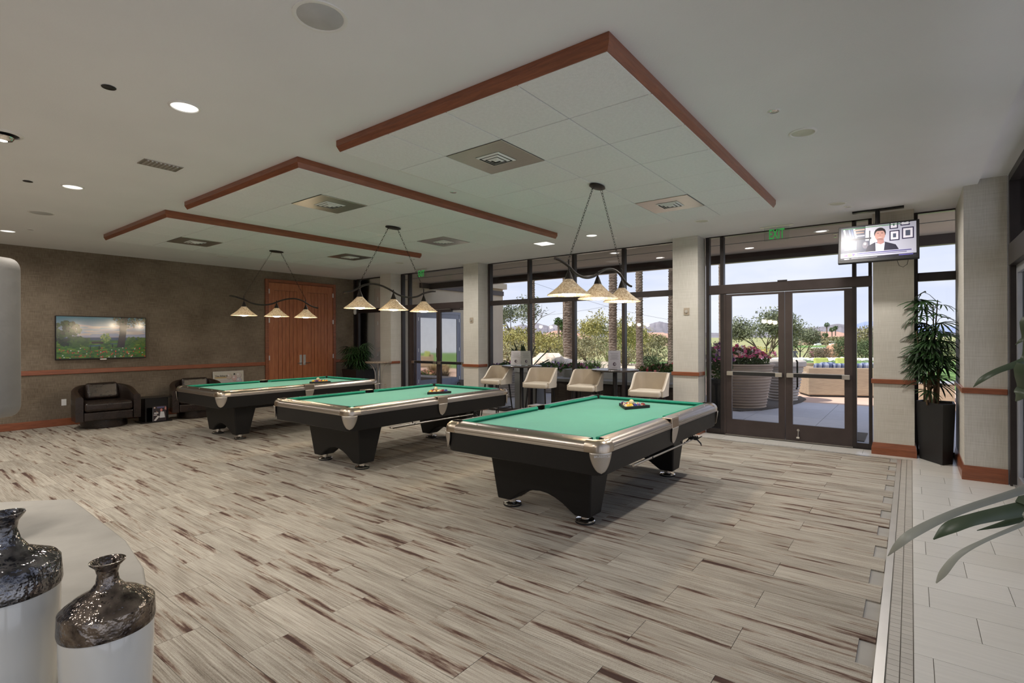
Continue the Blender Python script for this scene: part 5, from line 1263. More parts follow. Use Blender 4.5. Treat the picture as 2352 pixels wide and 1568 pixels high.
# rock edging strip
rk = MB(); rr_ = random.Random(5)
edge = thing('rock_edging', 'row of small white rocks edging the lawn', 'rocks'); 
proto_r = []
for i in range(110):
    px_ = 1560 + i * 5.2 + rr_.uniform(-2, 2); p = at(px_, 34.2 + rr_.uniform(-.3, .3)); q = rr_.uniform(.16, .30)
    if len(proto_r) < 5:
        o = MB().ball((0, 0, 0), 1, 7, 5).build('rock', M['stone'], edge)
        for vtx in o.data.vertices: vtx.co *= rr_.uniform(.8, 1.2)
        proto_r.append(o.data)
    else: o = bpy.data.objects.new('rock', proto_r[i % 5]); col.objects.link(o); o.parent = edge
    o.location = (p.x, p.y, -.02 + q * .35); o.scale = (q, q, q * .6); o.rotation_euler = (0, 0, rr_.uniform(0, 6))

# ---------------- roof overhang, wing of the building ----------------
eave = struct(box('roof_soffit_ceiling', M['stucco'], -12.0, 3.4, 8.80, 11.45, 3.275, 3.6), 'beige soffit of the patio roof')
box('joint_strip', M['slate'], -12.0, 3.4, 10.05, 10.07, 3.268, 3.276, eave)
struct(box('fascia_beam', M['bronze2'], -12.0, 3.4, 11.3, 11.45, 3.10, 3.275), 'dark fascia beam along the patio roof edge')
struct(MB().box(-12.6, -11.95, 8.80, 15.0, -.1, 4.6).box(-12.6, -11.75, 8.80, 15.0, 3.35, 3.55).build('wing_wall', M['stucco']), 'beige stucco wing wall seen through the left windows')
struct(box('bronze_band', M['bronze2'], -11.96, -11.90, 10.9, 15.0, 3.12, 3.28), 'dark band along the wing wall')
struct(box('roof_wall', M['stucco'], -12.6, 3.4, 8.80, 11.45, 3.6, 4.3), 'roof edge above the patio')
struct(box('porch_column', M['stucco'], -2.98, -2.70, 11.15, 11.45, 0, 3.10), 'slim stucco porch post beside the glass doors') if 0 else None
for (x, y, l) in ((-1.15, 9.75, 'recessed light in the patio soffit right of the exit sign'), (-4.75, 9.6, 'recessed light in the patio soffit over the bar stools')):
    r = thing('porch_light', l, 'ceiling light', (x, y, 3.275), 0, 'recessed lights in the patio roof')
    MB().lathe([(.11, 0), (.11, -.006), (.08, -.010), (.08, -.002)], 28, caps=False).build('trim_ring', M['white'], r, smooth=50); MB().lathe([(0, -.003), (.08, -.003)], 24, caps=False).build('lens', M['lens'], r)
for (x, y) in ((-1.0, 10.2), (-6.0, 10.2), (-3.4, 10.2), (-9.0, 10.2)):
    r = thing('sprinkler', 'pendent sprinkler head under the patio soffit, ' + {-1.0: 'right of the exit sign', -6.0: 'above the left high table', -3.4: 'above the right high table', -9.0: 'behind the far left exit sign'}[x], 'sprinkler', (x, y, 3.275), 0, 'patio roof sprinklers')
    MB().lathe([(.03, 0), (.03, -.006), (.008, -.008), (.008, -.05), (.025, -.052), (.025, -.056), (0, -.056)], 14, caps=False).build('body', M['chrome'], r, smooth=40)
wd_ = win('door_5', 'grey framed double doors in the stucco wing wall')
XW = -11.95
MB().box(XW, XW + .06, 10.72, 10.79, 0, 2.42).box(XW, XW + .06, 12.60, 12.67, 0, 2.42).box(XW, XW + .06, 10.79, 12.60, 2.34, 2.42).build('casing', M['greyframe'], wd_)
for a, b_ in ((10.79, 11.69), (11.70, 12.60)):
    q = MB().box(XW + .01, XW + .05, a, a + .10, .01, 2.34).box(XW + .01, XW + .05, b_ - .10, b_, .01, 2.34).box(XW + .01, XW + .05, a + .1, b_ - .1, .01, .28).box(XW + .01, XW + .05, a + .1, b_ - .1, 2.20, 2.34).build('door_leaf', M['greyframe'], wd_)
    box('pane', M['mirrorglass'], XW + .025, XW + .035, a + .1, b_ - .1, .28, 2.20, q)
    yh = b_ - .05 if a < 11 else a + .05
    MB().tube([(XW + .05, yh, .95), (XW + .10, yh, .97), (XW + .10, yh, 1.25), (XW + .05, yh, 1.27)], .012, 8).build('pull_handle', M['chrome'], q)
    for z_ in (.2, 1.15, 2.1): box('hinge', M['white'], XW + .045, XW + .062, (a - .01 if a < 11 else b_ - .02), (a + .02 if a < 11 else b_ + .01), z_, z_ + .11, q)

# ---------------- foliage helpers ----------------
def cards(mb, c, rx, ry, rz, n, s, rnd, up=.0, hollow=.35):
    for _ in range(n):
        while True:
            p = Vector((rnd.uniform(-1, 1), rnd.uniform(-1, 1), rnd.uniform(-1, 1)))
            if hollow < p.length < 1: break
        q = Vector((c[0] + p.x * rx, c[1] + p.y * ry, c[2] + p.z * rz))
        a = Vector((rnd.gauss(0, 1), rnd.gauss(0, 1), rnd.gauss(0, 1) + up * 3)).normalized(); b_ = a.cross(Vector((rnd.gauss(0, 1), rnd.gauss(0, 1), rnd.gauss(0, 1)))).normalized(); k = s * rnd.uniform(.6, 1.3)
        mb.add([q - a * k, q + b_ * k * .35, q + a * k, q - b_ * k * .35], [(0, 1, 2, 3)])
    return mb
def bush(name, pos, rad, hgt, m_, label, cat='shrub', n=900, s=.06, group=None, seed=1, stems=True):
    rnd = random.Random(seed); r = thing(name, label, cat, pos, 0, group)
    mb = MB()
    for _ in range(7):
        a = rnd.uniform(0, 2 * PI); q = rnd.uniform(0, .5) * rad; cards(mb, (q * math.cos(a), q * math.sin(a), hgt * rnd.uniform(.40, .62)), rad * .62, rad * .62, hgt * .42, n // 7, s, rnd)
    o = mb.build('foliage', m_, r); o['kind'] = 'stuff'
    if stems:
        st_ = MB()
        for i in range(6): a = rnd.uniform(0, 6.3); st_.tube([(0, 0, 0), (rad * .3 * math.cos(a), rad * .3 * math.sin(a), hgt * .5)], [.02 * max(1, hgt), .008], 5)
        st_.build('stems', M['branch'], r)
    return r
def grass(name, pos, rad, hgt, m_, label, n=260, wd=.02, group=None, seed=1, lean=.8, cat='grass clump'):
    rnd = random.Random(seed); r = thing(name, label, cat, pos, 0, group); mb = MB()
    for _ in range(n):
        a = rnd.uniform(0, 2 * PI); ln = rnd.uniform(.1, lean); h = hgt * rnd.uniform(.6, 1.05); b0 = Vector((rnd.uniform(-.25, .25) * rad, rnd.uniform(-.25, .25) * rad, 0)); d = Vector((math.cos(a), math.sin(a), 0)); s = Vector((-d.y, d.x, 0)) * wd / 2
        m1 = b0 + d * rad * ln * .4 + Vector((0, 0, h * .6)); t_ = b0 + d * rad * ln + Vector((0, 0, h * (1 - .3 * ln)))
        mb.add([b0 - s, b0 + s, m1 + s, m1 - s, t_], [(0, 1, 2, 3), (3, 2, 4)])
    o = mb.build('blades', m_, r); o['kind'] = 'stuff'; return r
def tree(name, pos, H, spread, m_, mb_, label, n=5000, s=.12, seed=1, trunks=3, fork=.25, zc=(.45, .95), group=None, upl=0.0):
    rnd = random.Random(seed); r = thing(name, label, 'tree', pos, 0, group); wood_ = MB(); leaf_ = MB(); tips = []
    for i in range(trunks):
        a = 2 * PI * i / trunks + rnd.uniform(-.5, .5); p = Vector((0, 0, 0)); d = Vector((math.cos(a) * .55, math.sin(a) * .55, 1)).normalized(); th = .035 * H ** .8
        q = p + d * H * fork * rnd.uniform(.9, 1.2); wood_.tube([p + d * .0, p.lerp(q, .5) + Vector((rnd.uniform(-.1, .1), rnd.uniform(-.1, .1), 0)), q], [th * .6, th * .5, th * .38], 7)
        for j in range(4):
            a2 = a + rnd.uniform(-1.2, 1.2); d2 = Vector((math.cos(a2) * rnd.uniform(.3, 1.1), math.sin(a2) * rnd.uniform(.3, 1.1), rnd.uniform(.5, 1.2))).normalized(); q2 = q + d2 * H * .28 * rnd.uniform(.7, 1.2)
            wood_.tube([q, q.lerp(q2, .5) + Vector((rnd.uniform(-.1, .1), rnd.uniform(-.1, .1), .05)) * H * .06, q2], [th * .34, th * .26, th * .18], 6)
            for k in range(4):
                d3 = (d2 + Vector((rnd.uniform(-.9, .9), rnd.uniform(-.9, .9), rnd.uniform(-.2, .8)))).normalized(); q3 = q2 + d3 * H * .2 * rnd.uniform(.6, 1.2); wood_.tube([q2, q3], [th * .16, th * .05], 5); tips.append(q3); tips.append(q2.lerp(q3, .5))
    zr = [t_.z for t_ in tips]
    for t_ in tips:
        t_.x *= spread / (.6 * H) ; t_.y *= spread / (.6 * H)
    for t_ in tips:
        c = H * .13; cards(leaf_, t_, c * 1.1, c * 1.1, c * .85, n // len(tips), s, rnd, upl, 0)
    wood_.build('trunk', mb_, r); o = leaf_.build('foliage', m_, r); o['kind'] = 'stuff'; return r

# ---------------- planting near the terrace ----------------
def ribbed_pot(name, pos, r0, r1, h, m_, label, rim=.10, nrib=13, group=None, flw=None, sq=False):
    r = thing(name, label, 'planter', pos, 0, group); prof = [(0, 0), (r0 * .96, 0)]
    hb = h - rim
    for i in range(nrib):
        z0, z1 = hb * i / nrib, hb * (i + 1) / nrib; rr0 = r0 + (r1 - r0) * (z0 / h); q = .018 * (1 + r1)
        for k in range(5): t_ = k / 4; prof.append((rr0 + q * math.sin(PI * t_) + (r1 - r0) * (z1 - z0) / h * t_, z0 + (z1 - z0) * t_))
    if rim > .02: prof += [(r1 + .02, hb + .005), (r1 + .05, hb + .03), (r1 + .05, h - .03), (r1 + .02, h), (r1 - .05, h), (r1 - .07, h - .06), (0, h - .06)]
    else: prof += [(r1, h), (r1 - .04, h), (r1 - .05, h - .06), (0, h - .06)]
    MB().lathe(prof, 40, caps=False).build('pot', m_, r, smooth=40); return r
def flowers(parent, c, rx, ry, rz, n, cols, seed, s=.035, leafn=700, leafs=.06, lm=None):
    rnd = random.Random(seed); mb = MB(); cards(mb, c, rx, ry, rz * .9, leafn, leafs, rnd, 0, 0); o = mb.build('leaves', lm or M['flowerleaf'], parent); o['kind'] = 'stuff'
    fb = MB()
    for _ in range(n):
        a = rnd.uniform(0, 2 * PI); q = rnd.random() ** .5; p = Vector((c[0] + rx * q * math.cos(a), c[1] + ry * q * math.sin(a), c[2] + rz * (1 - q * q * .8) * rnd.uniform(.6, 1.1))); cc = rnd.choice(cols)
        t1 = Vector((rnd.gauss(0, 1), rnd.gauss(0, 1), rnd.gauss(0, 1))).normalized(); t2 = t1.cross(Vector((rnd.gauss(0, 1), rnd.gauss(0, 1), 1))).normalized(); k = s * rnd.uniform(.7, 1.3)
        fb.add([p + t1 * k, p + t2 * k, p - t1 * k, p - t2 * k], [(0, 1, 2, 3)], cc)
    o = fb.build('blossoms', M['petal'], parent); o['kind'] = 'stuff'
PK = [(.75, .10, .25), (.80, .28, .40), (.85, .75, .70), (.80, .35, .30), (.62, .06, .18)]
VI = [(.35, .12, .50), (.60, .12, .28), (.75, .55, .62), (.25, .10, .35)]
p = at(1700, 11.75)
r = ribbed_pot('flower_pot', (p.x, p.y, -.01), .50, .66, .98, M['ribpot'], 'large ribbed clay pot of pink petunias outside the left glass door', .03, 15)
flowers(r, (0, 0, 1.06), .62, .62, .30, 420, PK, 2, .045, 1800, .05, M['darkgreen'])
r = ribbed_pot('ribbed_planter', (*at(1797, 12.85)[:2], -.01), .30, .47, 1.00, M['ribpot2'], 'empty ribbed clay pot behind the centre of the glass doors', .16, 12)
mb = MB(); c = at(1770, 12.2)
pts = [(at(a, b_).x, at(a, b_).y) for a, b_ in ((1655, 11.2), (1700, 10.95), (1750, 11.1), (1800, 11.6), (1840, 12.4), (1851, 13.0), (1838, 13.6), (1800, 13.6), (1740, 13.3), (1660, 13.0))]
struct(MB().prism(pts, -.02, .015).build('gravel_bed_ground', M['gravel']), 'dark gravel bed around the clay pots')
r = ribbed_pot('tall_pot', (*at(1652, 9.05)[:2], -.01), .17, .17, .84, M['black'], 'slim black cylinder pot outside the narrow sidelight', 0, 1)
flowers(r, (0, 0, 1.12), .24, .24, .32, 150, VI, 9, .04, 500, .05)
ml_ = thing('door_mat', 'dark door mat outside the glass doors', 'mat', (0, 0, 0)); MB().box(-1.75, -.555, 9.30, 10.12, -.012, .006).build('mat_surface', M['mat'], ml_, bevel=.003)

# white ribbed planters with flowers behind the window
for (px_, d_, rr0, rr1, h_, lb) in ((1168, 14.2, .40, .50, .72, 'pale ribbed planter with flowers behind the leftmost bar stool'), (1262, 15.2, .36, .46, .66, 'pale ribbed planter of mixed flowers beyond the second bar stool'), (1325, 13.6, .42, .52, .72, 'pale ribbed planter of purple flowers between the two round tables'), (1530, 10.6, .40, .55, .84, 'pale ribbed planter of red and green plants behind the rightmost bar stool')):
    p = at(px_, d_); r = ribbed_pot('ribbed_planter', (p.x, p.y, -.01), rr0, rr1, h_, M['ribpot2'], lb, .02, 11, 'pale ribbed planters by the window')
    flowers(r, (0, 0, h_ + .03), rr1 * 1.1, rr1 * 1.1, .17, 60, VI if px_ < 1500 else [(.55, .05, .08), (.75, .30, .30), (.8, .5, .45)], int(px_), .04, 1100, .06)
r = thing('agave', 'large agave with broad pointed leaves behind the two printed sheets', 'plant', (*at(1205, 14.9)[:2], .45), 0); rnd = random.Random(4); am = None
MB().lathe([(0, -.47), (.42, -.47), (.5, .05), (0, .05)], 24, caps=False).build('pot', M['ribpot2'], r, smooth=40)
for i in range(17):
    if am is None:
        v = []
        for t_, ww, zz in ((0, .07, 0), (.3, .10, .02), (.7, .07, .02), (1, .004, 0)): v += [(t_ * 1.0, -ww, zz), (t_ * 1.0, 0, zz - .03), (t_ * 1.0, ww, zz)]
        f = []
        for k in range(3): f += [(k * 3, k * 3 + 1, k * 3 + 4, k * 3 + 3), (k * 3 + 1, k * 3 + 2, k * 3 + 5, k * 3 + 4)]
        am = MB().add(v, f).build('agave_leaf', M['leaf'], r); o = am
    else: o = inst(am, 'agave_leaf', (0, 0, 0), r)
    o.location = (0, 0, .05); o.rotation_euler = (0, -rnd.uniform(.35, 1.35), rnd.uniform(0, 2 * PI)); k = rnd.uniform(.7, 1.0); o.scale = (k, 1.1, 1)
# low counter, bin, boulder
r = thing('outdoor_counter', 'dark panelled low counter with grey stone top outside the window', 'counter', (0, 0, 0))
MB().box(-6.0, -3.35, 9.15, 9.75, 0, .66).build('body', M['bench'], r)
for i in range(5): box('panel', M['bench'], -5.98 + .528 * i, -5.98 + .528 * i + .515, 9.135, 9.15, .04, .63, r)
MB().box(-6.05, -3.3, 9.05, 9.85, .66, .72).build('stone_top', M['greystone'], r, bevel=.005)
MB().box(-6.0, -3.35, 9.60, 9.85, .72, .88).build('upstand', M['greystone'], r)
r = thing('trash_bin', 'grey stone litter bin with sloping hood outside the window', 'bin', (-6.62, 9.25, 0), R(8))
MB().box(-.26, .26, -.22, .22, 0, .82).build('body', M['greystone'], r, bevel=.008); MB().add([(-.28, -.24, .82), (.28, -.24, .82), (.28, .24, .82), (-.28, .24, .82), (-.28, -.16, 1.0), (.28, -.16, .90), (.28, .16, .90), (-.28, .16, 1.0)], [(0, 3, 2, 1), (4, 5, 6, 7), (0, 1, 5, 4), (1, 2, 6, 5), (2, 3, 7, 6), (3, 0, 4, 7)]).build('hood', M['greystone'], r)
box('opening', M['darkglass'], .0, .20, -.228, -.218, .48, .68, r)
r = thing('boulder', 'pale sandy boulder beyond the planters', 'rock', (*at(1262, 21)[:2], .1)); o = MB().ball((0, 0, .3), .75, 14, 9, (1.6, 1, .7)).build('rock', M['rock'], r)
rnd = random.Random(8)
for vtx in o.data.vertices: vtx.co *= rnd.uniform(.88, 1.1)
r = thing('boulder', 'reddish boulder at the hedge foot beyond the golfers', 'rock', gzat(1925, 42)); o = MB().ball((0, 0, .5), .9, 14, 9, (1.3, 1, .9)).build('rock', M['redrock'], r)
for vtx in o.data.vertices: vtx.co *= rnd.uniform(.85, 1.12)
struct(MB().box(-12.5, -5.0, 12.6, 13.4, 0, .20).build('low_kerb', M['pathc']), 'pale kerb behind the planters')

# palm trunks
def palm(px_, d_, wpx, label, H=11.0, lean=0.0, seed=0):
    p = at(px_, d_); rad = wpx / FX * d_ / 2; rnd = random.Random(seed); r = thing('palm_tree', label, 'palm tree', (p.x, p.y, gz(p.x, p.y) - .03), 0, 'date palms beyond the patio')
    prof = []; z_ = 0; n = int(H / .125); rings = []; m = 14
    for i in range(n + 1):
        for k, (q, dz) in enumerate(((1.0, 0), (1.13, .035), (.97, .06))):
            zz = i * .125 + dz * 1.2; base_ = rad * (1.25 if zz < .4 else 1.0)
            rings.append([(lean * zz + base_ * q * (1 + rnd.uniform(-.07, .07)) * math.cos(2 * PI * (j + .5 * (i % 2)) / m), base_ * q * (1 + rnd.uniform(-.07, .07)) * math.sin(2 * PI * (j + .5 * (i % 2)) / m), zz + (.03 if (j + i) % 2 else -.01)) for j in range(m)])
    MB().loft(rings, True, True).build('trunk', M['trunk'], r)
    fm = None
    for i in range(22):
        if fm is None:
            v = []; f = []
            for k in range(26):
                t_ = k / 25; x, zz = 3.2 * t_, .9 * t_ - 1.9 * t_ * t_; w_ = .42 * math.sin(PI * (.08 + .9 * t_)) + .02
                for s_ in (-1, 1):
                    o_ = len(v); v += [(x, 0, zz), (x + .07, 0, zz), (x + .22, s_ * w_, zz - .16)]; f.append((o_, o_ + 1, o_ + 2))
            fm = MB().add(v, f).tube([(3.2 * t_, 0, .9 * t_ - 1.9 * t_ * t_) for t_ in (0, .25, .5, .75, 1)], [.03, .02, .015, .01, .004], 5).build('frond', M['darkgreen'], r); o = fm
        else: o = inst(fm, 'frond', (0, 0, 0), r)
        o.location = (lean * H, 0, H); o.rotation_euler = (0, rnd.uniform(-.9, .5), 2 * PI * i / 22 + rnd.uniform(-.1, .1))
    return r
palm(1223, 29, 11, 'palm trunk mostly hidden behind the left window mullion', seed=1)
palm(1305, 24.5, 20, 'thick pale palm trunk right of the boulder', seed=2, lean=.0)
palm(1297, 30, 8, 'thin dark palm trunk just left of the thick pale one', seed=3)
palm(1407, 24.5, 17.5, 'palm trunk behind the middle of the hanging lamp', seed=4, lean=.007)
palm(1469, 24, 15, 'dark straight palm trunk between lamp and pillar', seed=5, lean=-.002)
palm(1541, 26, 14, 'palm trunk at the edge of the pillar, seen in part', seed=6, lean=.012)
palm(1655, 20, 7, 'palm trunk seen in the narrow sidelight beside the doors', seed=7)

# desert shrubs and trees behind the window
G1 = 'desert shrubs beyond the patio'
for i, (px_, d_, ra, h_, m_, lb, n_, s_) in enumerate((
    (1185, 26, 1.6, 1.5, 'desert', 'tan desert shrub behind the agave', 1500, .09), (1245, 34, 2.2, 2.2, 'yellowgreen', 'yellow-green shrub left of the thick palm trunk', 2200, .10),
    (1270, 26, 1.4, 1.2, 'desert', 'low grey-tan shrub above the boulder', 1300, .08), (1345, 36, 2.6, 2.0, 'desert', 'wide tan shrub between the two big palm trunks', 1600, .10),
    (1440, 30, 1.3, 1.1, 'desert', 'grey shrub between the right-hand palm trunks', 1100, .08), (1500, 30, 1.5, 1.5, 'desert', 'wispy shrub right of the dark palm trunk', 900, .09),
    (1490, 26, .9, .8, 'hedge', 'small green shrub beside the dark palm trunk', 900, .07), (1180, 44, 3.0, 3.2, 'yellowgreen', 'tall olive-coloured shrub by the stucco corner', 2500, .14),
    (1435, 70, 4, 3.4, 'yellowgreen', 'distant yellow-green shrub behind the trunks', 1400, .2), (1215, 60, 5, 4.2, 'yellowgreen', 'broad yellow-green thicket below the mountains', 2600, .22), (1320, 75, 6, 4.6, 'desert', 'broad tan thicket below the mountain peak', 2200, .25))):
    p = at(px_, d_); bush('desert_shrub', (p.x, p.y, gz(p.x, p.y) - .04), ra, h_, M[m_], lb, 'shrub', n_, s_, G1, 20 + i)
for i, (px_, d_, ra, h_, m_, lb, n_, w_) in enumerate((
    (1275, 20, .9, .9, 'darkgreen', 'spiky dark yucca above the boulder', 260, .03), (1360, 20, 1.0, .95, 'darkgreen', 'spiky green yucca between the palm trunks', 260, .03),
    (1375, 17, .9, .65, 'straw', 'straw-coloured grass clump at the palm foot', 420, .014), (1345, 18.5, .7, .55, 'straw', 'small straw-coloured grass clump left of the palm foot', 300, .014),
    (1510, 17.5, 1.0, .6, 'straw', 'straw-coloured grass mound right of the dark palm trunk', 460, .014), (1455, 18.5, .7, .5, 'straw', 'dry grass clump between the right-hand trunks', 300, .014), (1235, 17.0, .9, .5, 'straw', 'dry grass clump near the agave', 300, .014))):
    p = at(px_, d_); grass('grass_clump', (p.x, p.y, -.03), ra, h_, M[m_], lb, n_, w_, 'grass and yucca clumps', 50 + i)
tree('palo_verde_tree', gzat(1395, 40), 4.9, 3.4, M['yellowgreen'], M['greenbark'], 'feathery palo verde tree behind the palm trunks', 5200, .10, 3, 4, .22, group=None)
tree('palo_verde_tree', gzat(1445, 46), 4.3, 2.6, M['yellowgreen'], M['greenbark'], 'second palo verde tree behind the dark palm trunk', 2400, .11, 13, 3, .24)
tree('desert_tree', gzat(1175, 52), 7.2, 2.6, M['olive'], M['branch'], 'tall thin grey-green tree beside the stucco corner', 3000, .15, 5, 3, .4)
tree('olive_tree', gzat(1758, 62), 8.2, 5.2, M['olive'], M['branch'], 'large grey-green tree behind the left glass door', 9500, .17, 4, 4, .24)
tree('olive_tree', gzat(1838, 70), 6.8, 3.0, M['olive'], M['branch'], 'grey-green tree behind the right glass door, beside the larger one', 4200, .17, 6, 3, .22)
for i, (px_, d_, ra, h_, m_, lb, n_, s_) in enumerate((
    (1745, 38, 1.0, .75, 'yellowflower', 'yellow-green bush at the foot of the large tree', 900, .07), (1722, 37, 1.5, .55, 'brownbush', 'grey low shrubs beyond the lawn edge', 1100, .06), (1765, 37, .9, .5, 'desert', 'pale low shrub beside the yellow-green bush', 700, .06),
    (1894, 36.6, 1.15, 1.05, 'brownbush', 'round brown-grey shrub in front of the golf cart', 2200, .06), (1935, 38, .95, 1.75, 'hedge', 'narrow end of the clipped hedge in the right glass door', 2600, .06),
    (1985, 38.5, 1.7, 1.75, 'hedge', 'dark clipped hedge behind the narrow sidelight', 4200, .07), (2150, 40, 3.0, 1.8, 'hedge', 'clipped hedge behind the potted palm', 3000, .09), (1705, 95, 6.5, 2.2, 'yellowflower', 'band of yellow brush across the fairway', 1500, .2), (1650, 60, 2.0, 2.6, 'olive', 'shrub seen in the narrow left sidelight', 1000, .14),
    (1998, 160, 7, 7.0, 'desert', 'rounded tan tree far behind the sidelight', 1600, .5), (1925, 220, 8, 4.0, 'desert', 'distant tan shrubs beside the houses', 900, .6), (1510, 180, 6, 5.0, 'desert', 'distant tan tree below the mountain', 900, .5), (1450, 200, 9, 4.5, 'yellowgreen', 'distant yellow-green trees by the far houses', 900, .6))):
    p = gzat(px_, d_); bush('shrub', p, ra, h_, M[m_], lb, 'shrub', n_, s_, 'shrubs on the golf course', 80 + i, d_ < 100)
r = thing('flower_bed', 'low bed of pink and green flowers beyond the round tables', 'flower bed', (*at(1400, 16.2)[:2], 0)); MB().obox((0, 0, .02), 3.2, .9, .08, Matrix.Rotation(PH, 4, 'Z')).build('soil', M['soil'], r)
flowers(r, (0, 0, .12), 1.3, .8, .15, 260, [(.75, .25, .22), (.7, .35, .2), (.8, .5, .45)], 31, .04, 1500, .05)

# terrace furniture
def sofa(px_, d_, wd, dp, label, rz, cush=None, hb=.72):
    p = at(px_, d_); r = thing('wicker_sofa', label, 'outdoor sofa', (p.x, p.y, -.014), rz, 'wicker seats on the terrace')
    b_ = MB().box(-wd / 2, wd / 2, -dp / 2, -dp / 2 + .14, .05, hb).box(-wd / 2, -wd / 2 + .14, -dp / 2 + .14, dp / 2, .05, .60).box(wd / 2 - .14, wd / 2, -dp / 2 + .14, dp / 2, .05, .60).box(-wd / 2 + .14, wd / 2 - .14, -dp / 2 + .14, dp / 2, .05, .34)
    b_.build('frame', M['wicker'], r, bevel=.02); MB().box(-wd / 2 + .06, wd / 2 - .06, -dp / 2 + .06, dp / 2 - .06, 0, .05).build('base', M['black'], r)
    MB().box(-wd / 2 + .15, wd / 2 - .15, -dp / 2 + .15, dp / 2 - .02, .34, .47).build('seat_cushion', M['greencush'], r, bevel=.03, seg=3)
    for k, (cx, m_) in enumerate(cush or []):
        o = MB().box(-.23, .23, -.06, .06, -.20, .20).build('scatter_cushion', M[m_], r, bevel=.05, seg=3); o.location = (cx, -dp / 2 + .22, .68); o.rotation_euler = (R(12), 0, 0)
    return r
sofa(1880, 14.6, .95, .90, 'small wicker armchair with blue cushion beyond the glass doors', PH + R(12), [(0.05, 'bluecush')], .80)
sofa(1925, 13.9, 1.75, .90, 'wicker sofa with striped cushions seen in the right glass door', PH + R(-12), [(-.45, 'bluecush'), (.0, 'bluecush'), (.5, 'bluecush')], .76)
sofa(1915, 17.2, 1.6, .85, 'wicker sofa with green back cushions behind the striped one', PH + R(175), [(-.4, 'greencush'), (.3, 'greencush')], .70)
r = sofa(1995, 14.3, 1.1, .90, 'wicker chair with pink and blue cushions behind the narrow sidelight', PH + R(-8), [(-.1, 'bluecush'), (.40, 'pinkcloth')], .74)
r = thing('terrace_table', 'low wicker table beside the potted palm, outside', 'outdoor table', (*at(2130, 13.0)[:2], -.014)); MB().box(-.5, .5, -.4, .4, 0, .42).build('body', M['wicker'], r); MB().box(-.52, .52, -.42, .42, .42, .45).build('top', M['greystone'], r)

# golfers, bag, carts
def figure(px_, d_, cloth, label, bend=0.0, rz=0.0, sc_=1.0):
    p = gzat(px_, d_); r = thing('person', label, 'person', p, rz)
    J = {'pel': (0, 0, .92), 'ch': (0, -.30 * bend, 1.32 - .12 * bend), 'nk': (0, -.42 * bend, 1.48 - .22 * bend), 'hd': (0, -.50 * bend, 1.62 - .30 * bend)}
    V = [J['pel'], J['ch'], J['nk'], (-.10, 0, .88), (-.12, -.03, .50), (-.13, .02, .08), (-.13, -.12, .04), (.10, 0, .88), (.12, -.03, .50), (.13, .02, .08), (.13, -.12, .04),
         (-.19, J['ch'][1], J['ch'][2] + .08), (-.24, J['ch'][1] - .10, J['ch'][2] - .20), (-.14, J['ch'][1] - .32, J['ch'][2] - .28), (.19, J['ch'][1], J['ch'][2] + .08), (.24, J['ch'][1] - .10, J['ch'][2] - .20), (.14, J['ch'][1] - .32, J['ch'][2] - .28)]
    E_ = [(0, 1), (1, 2), (0, 3), (3, 4), (4, 5), (5, 6), (0, 7), (7, 8), (8, 9), (9, 10), (1, 11), (11, 12), (12, 13), (1, 14), (14, 15), (15, 16)]
    rad = [.15, .17, .06, .10, .075, .05, .045, .10, .075, .05, .045, .07, .05, .04, .07, .05, .04]
    me = bpy.data.meshes.new('body'); me.from_pydata(V, E_, []); o = bpy.data.objects.new('body', me); col.objects.link(o); o.parent = r
    md = o.modifiers.new('skin', 'SKIN'); 
    for sv, q in zip(me.skin_vertices[0].data if me.skin_vertices else [], rad): sv.radius = (q, q)
    if not me.skin_vertices:
        bpy.context.view_layer.objects.active = o
    md.use_smooth_shade = True; o.modifiers.new('sub', 'SUBSURF').render_levels = 1; me.materials.append(cloth)
    MB().ball(J['hd'], .105, 12, 9, (.85, 1, 1.15)).build('head', M['skin'], r, smooth=180)
    MB().ball((J['hd'][0], J['hd'][1] + .012, J['hd'][2] + .03), .112, 12, 8, (.88, 1, 1.0)).build('hair', M['hair'], r, smooth=180)
    return r
figure(1781, 62, M['pinkcloth'], 'person in pink bending over beyond the lawn edge', .9, PH + R(-60))
figure(1866, 63, M['pinkcloth'], 'person in pale pink leaning at the golf cart', .35, PH + R(-70))
figure(1825, 63, M['greycloth'], 'person in blue and white seen beside the door stile', .3, PH)
r = thing('golf_cart', 'white-roofed golf cart behind the round brown shrub', 'golf cart', gzat(1890, 66), PH)
MB().box(-1.2, 1.2, -.6, .6, 1.80, 1.88).build('roof', M['white'], r, bevel=.03)
for x in (-1.0, 1.0):
    for y in (-.5, .5): MB().tube([(x, y, .5), (x * .95, y, 1.82)], .025, 6).build('roof_post', M['black'], r)
MB().box(-1.15, 1.15, -.55, .55, .35, .75).build('body', M['white'], r, bevel=.06); MB().box(-.3, .3, -.5, .5, .75, 1.2).build('seat', M['taupe'], r, bevel=.05)
for x in (-.8, .8):
    for y in (-.5, .5): MB().torus((x, y, .24), .16, .08, 14, 8, Matrix.Rotation(R(90), 4, 'X')).build('wheel', M['rubber'], r)
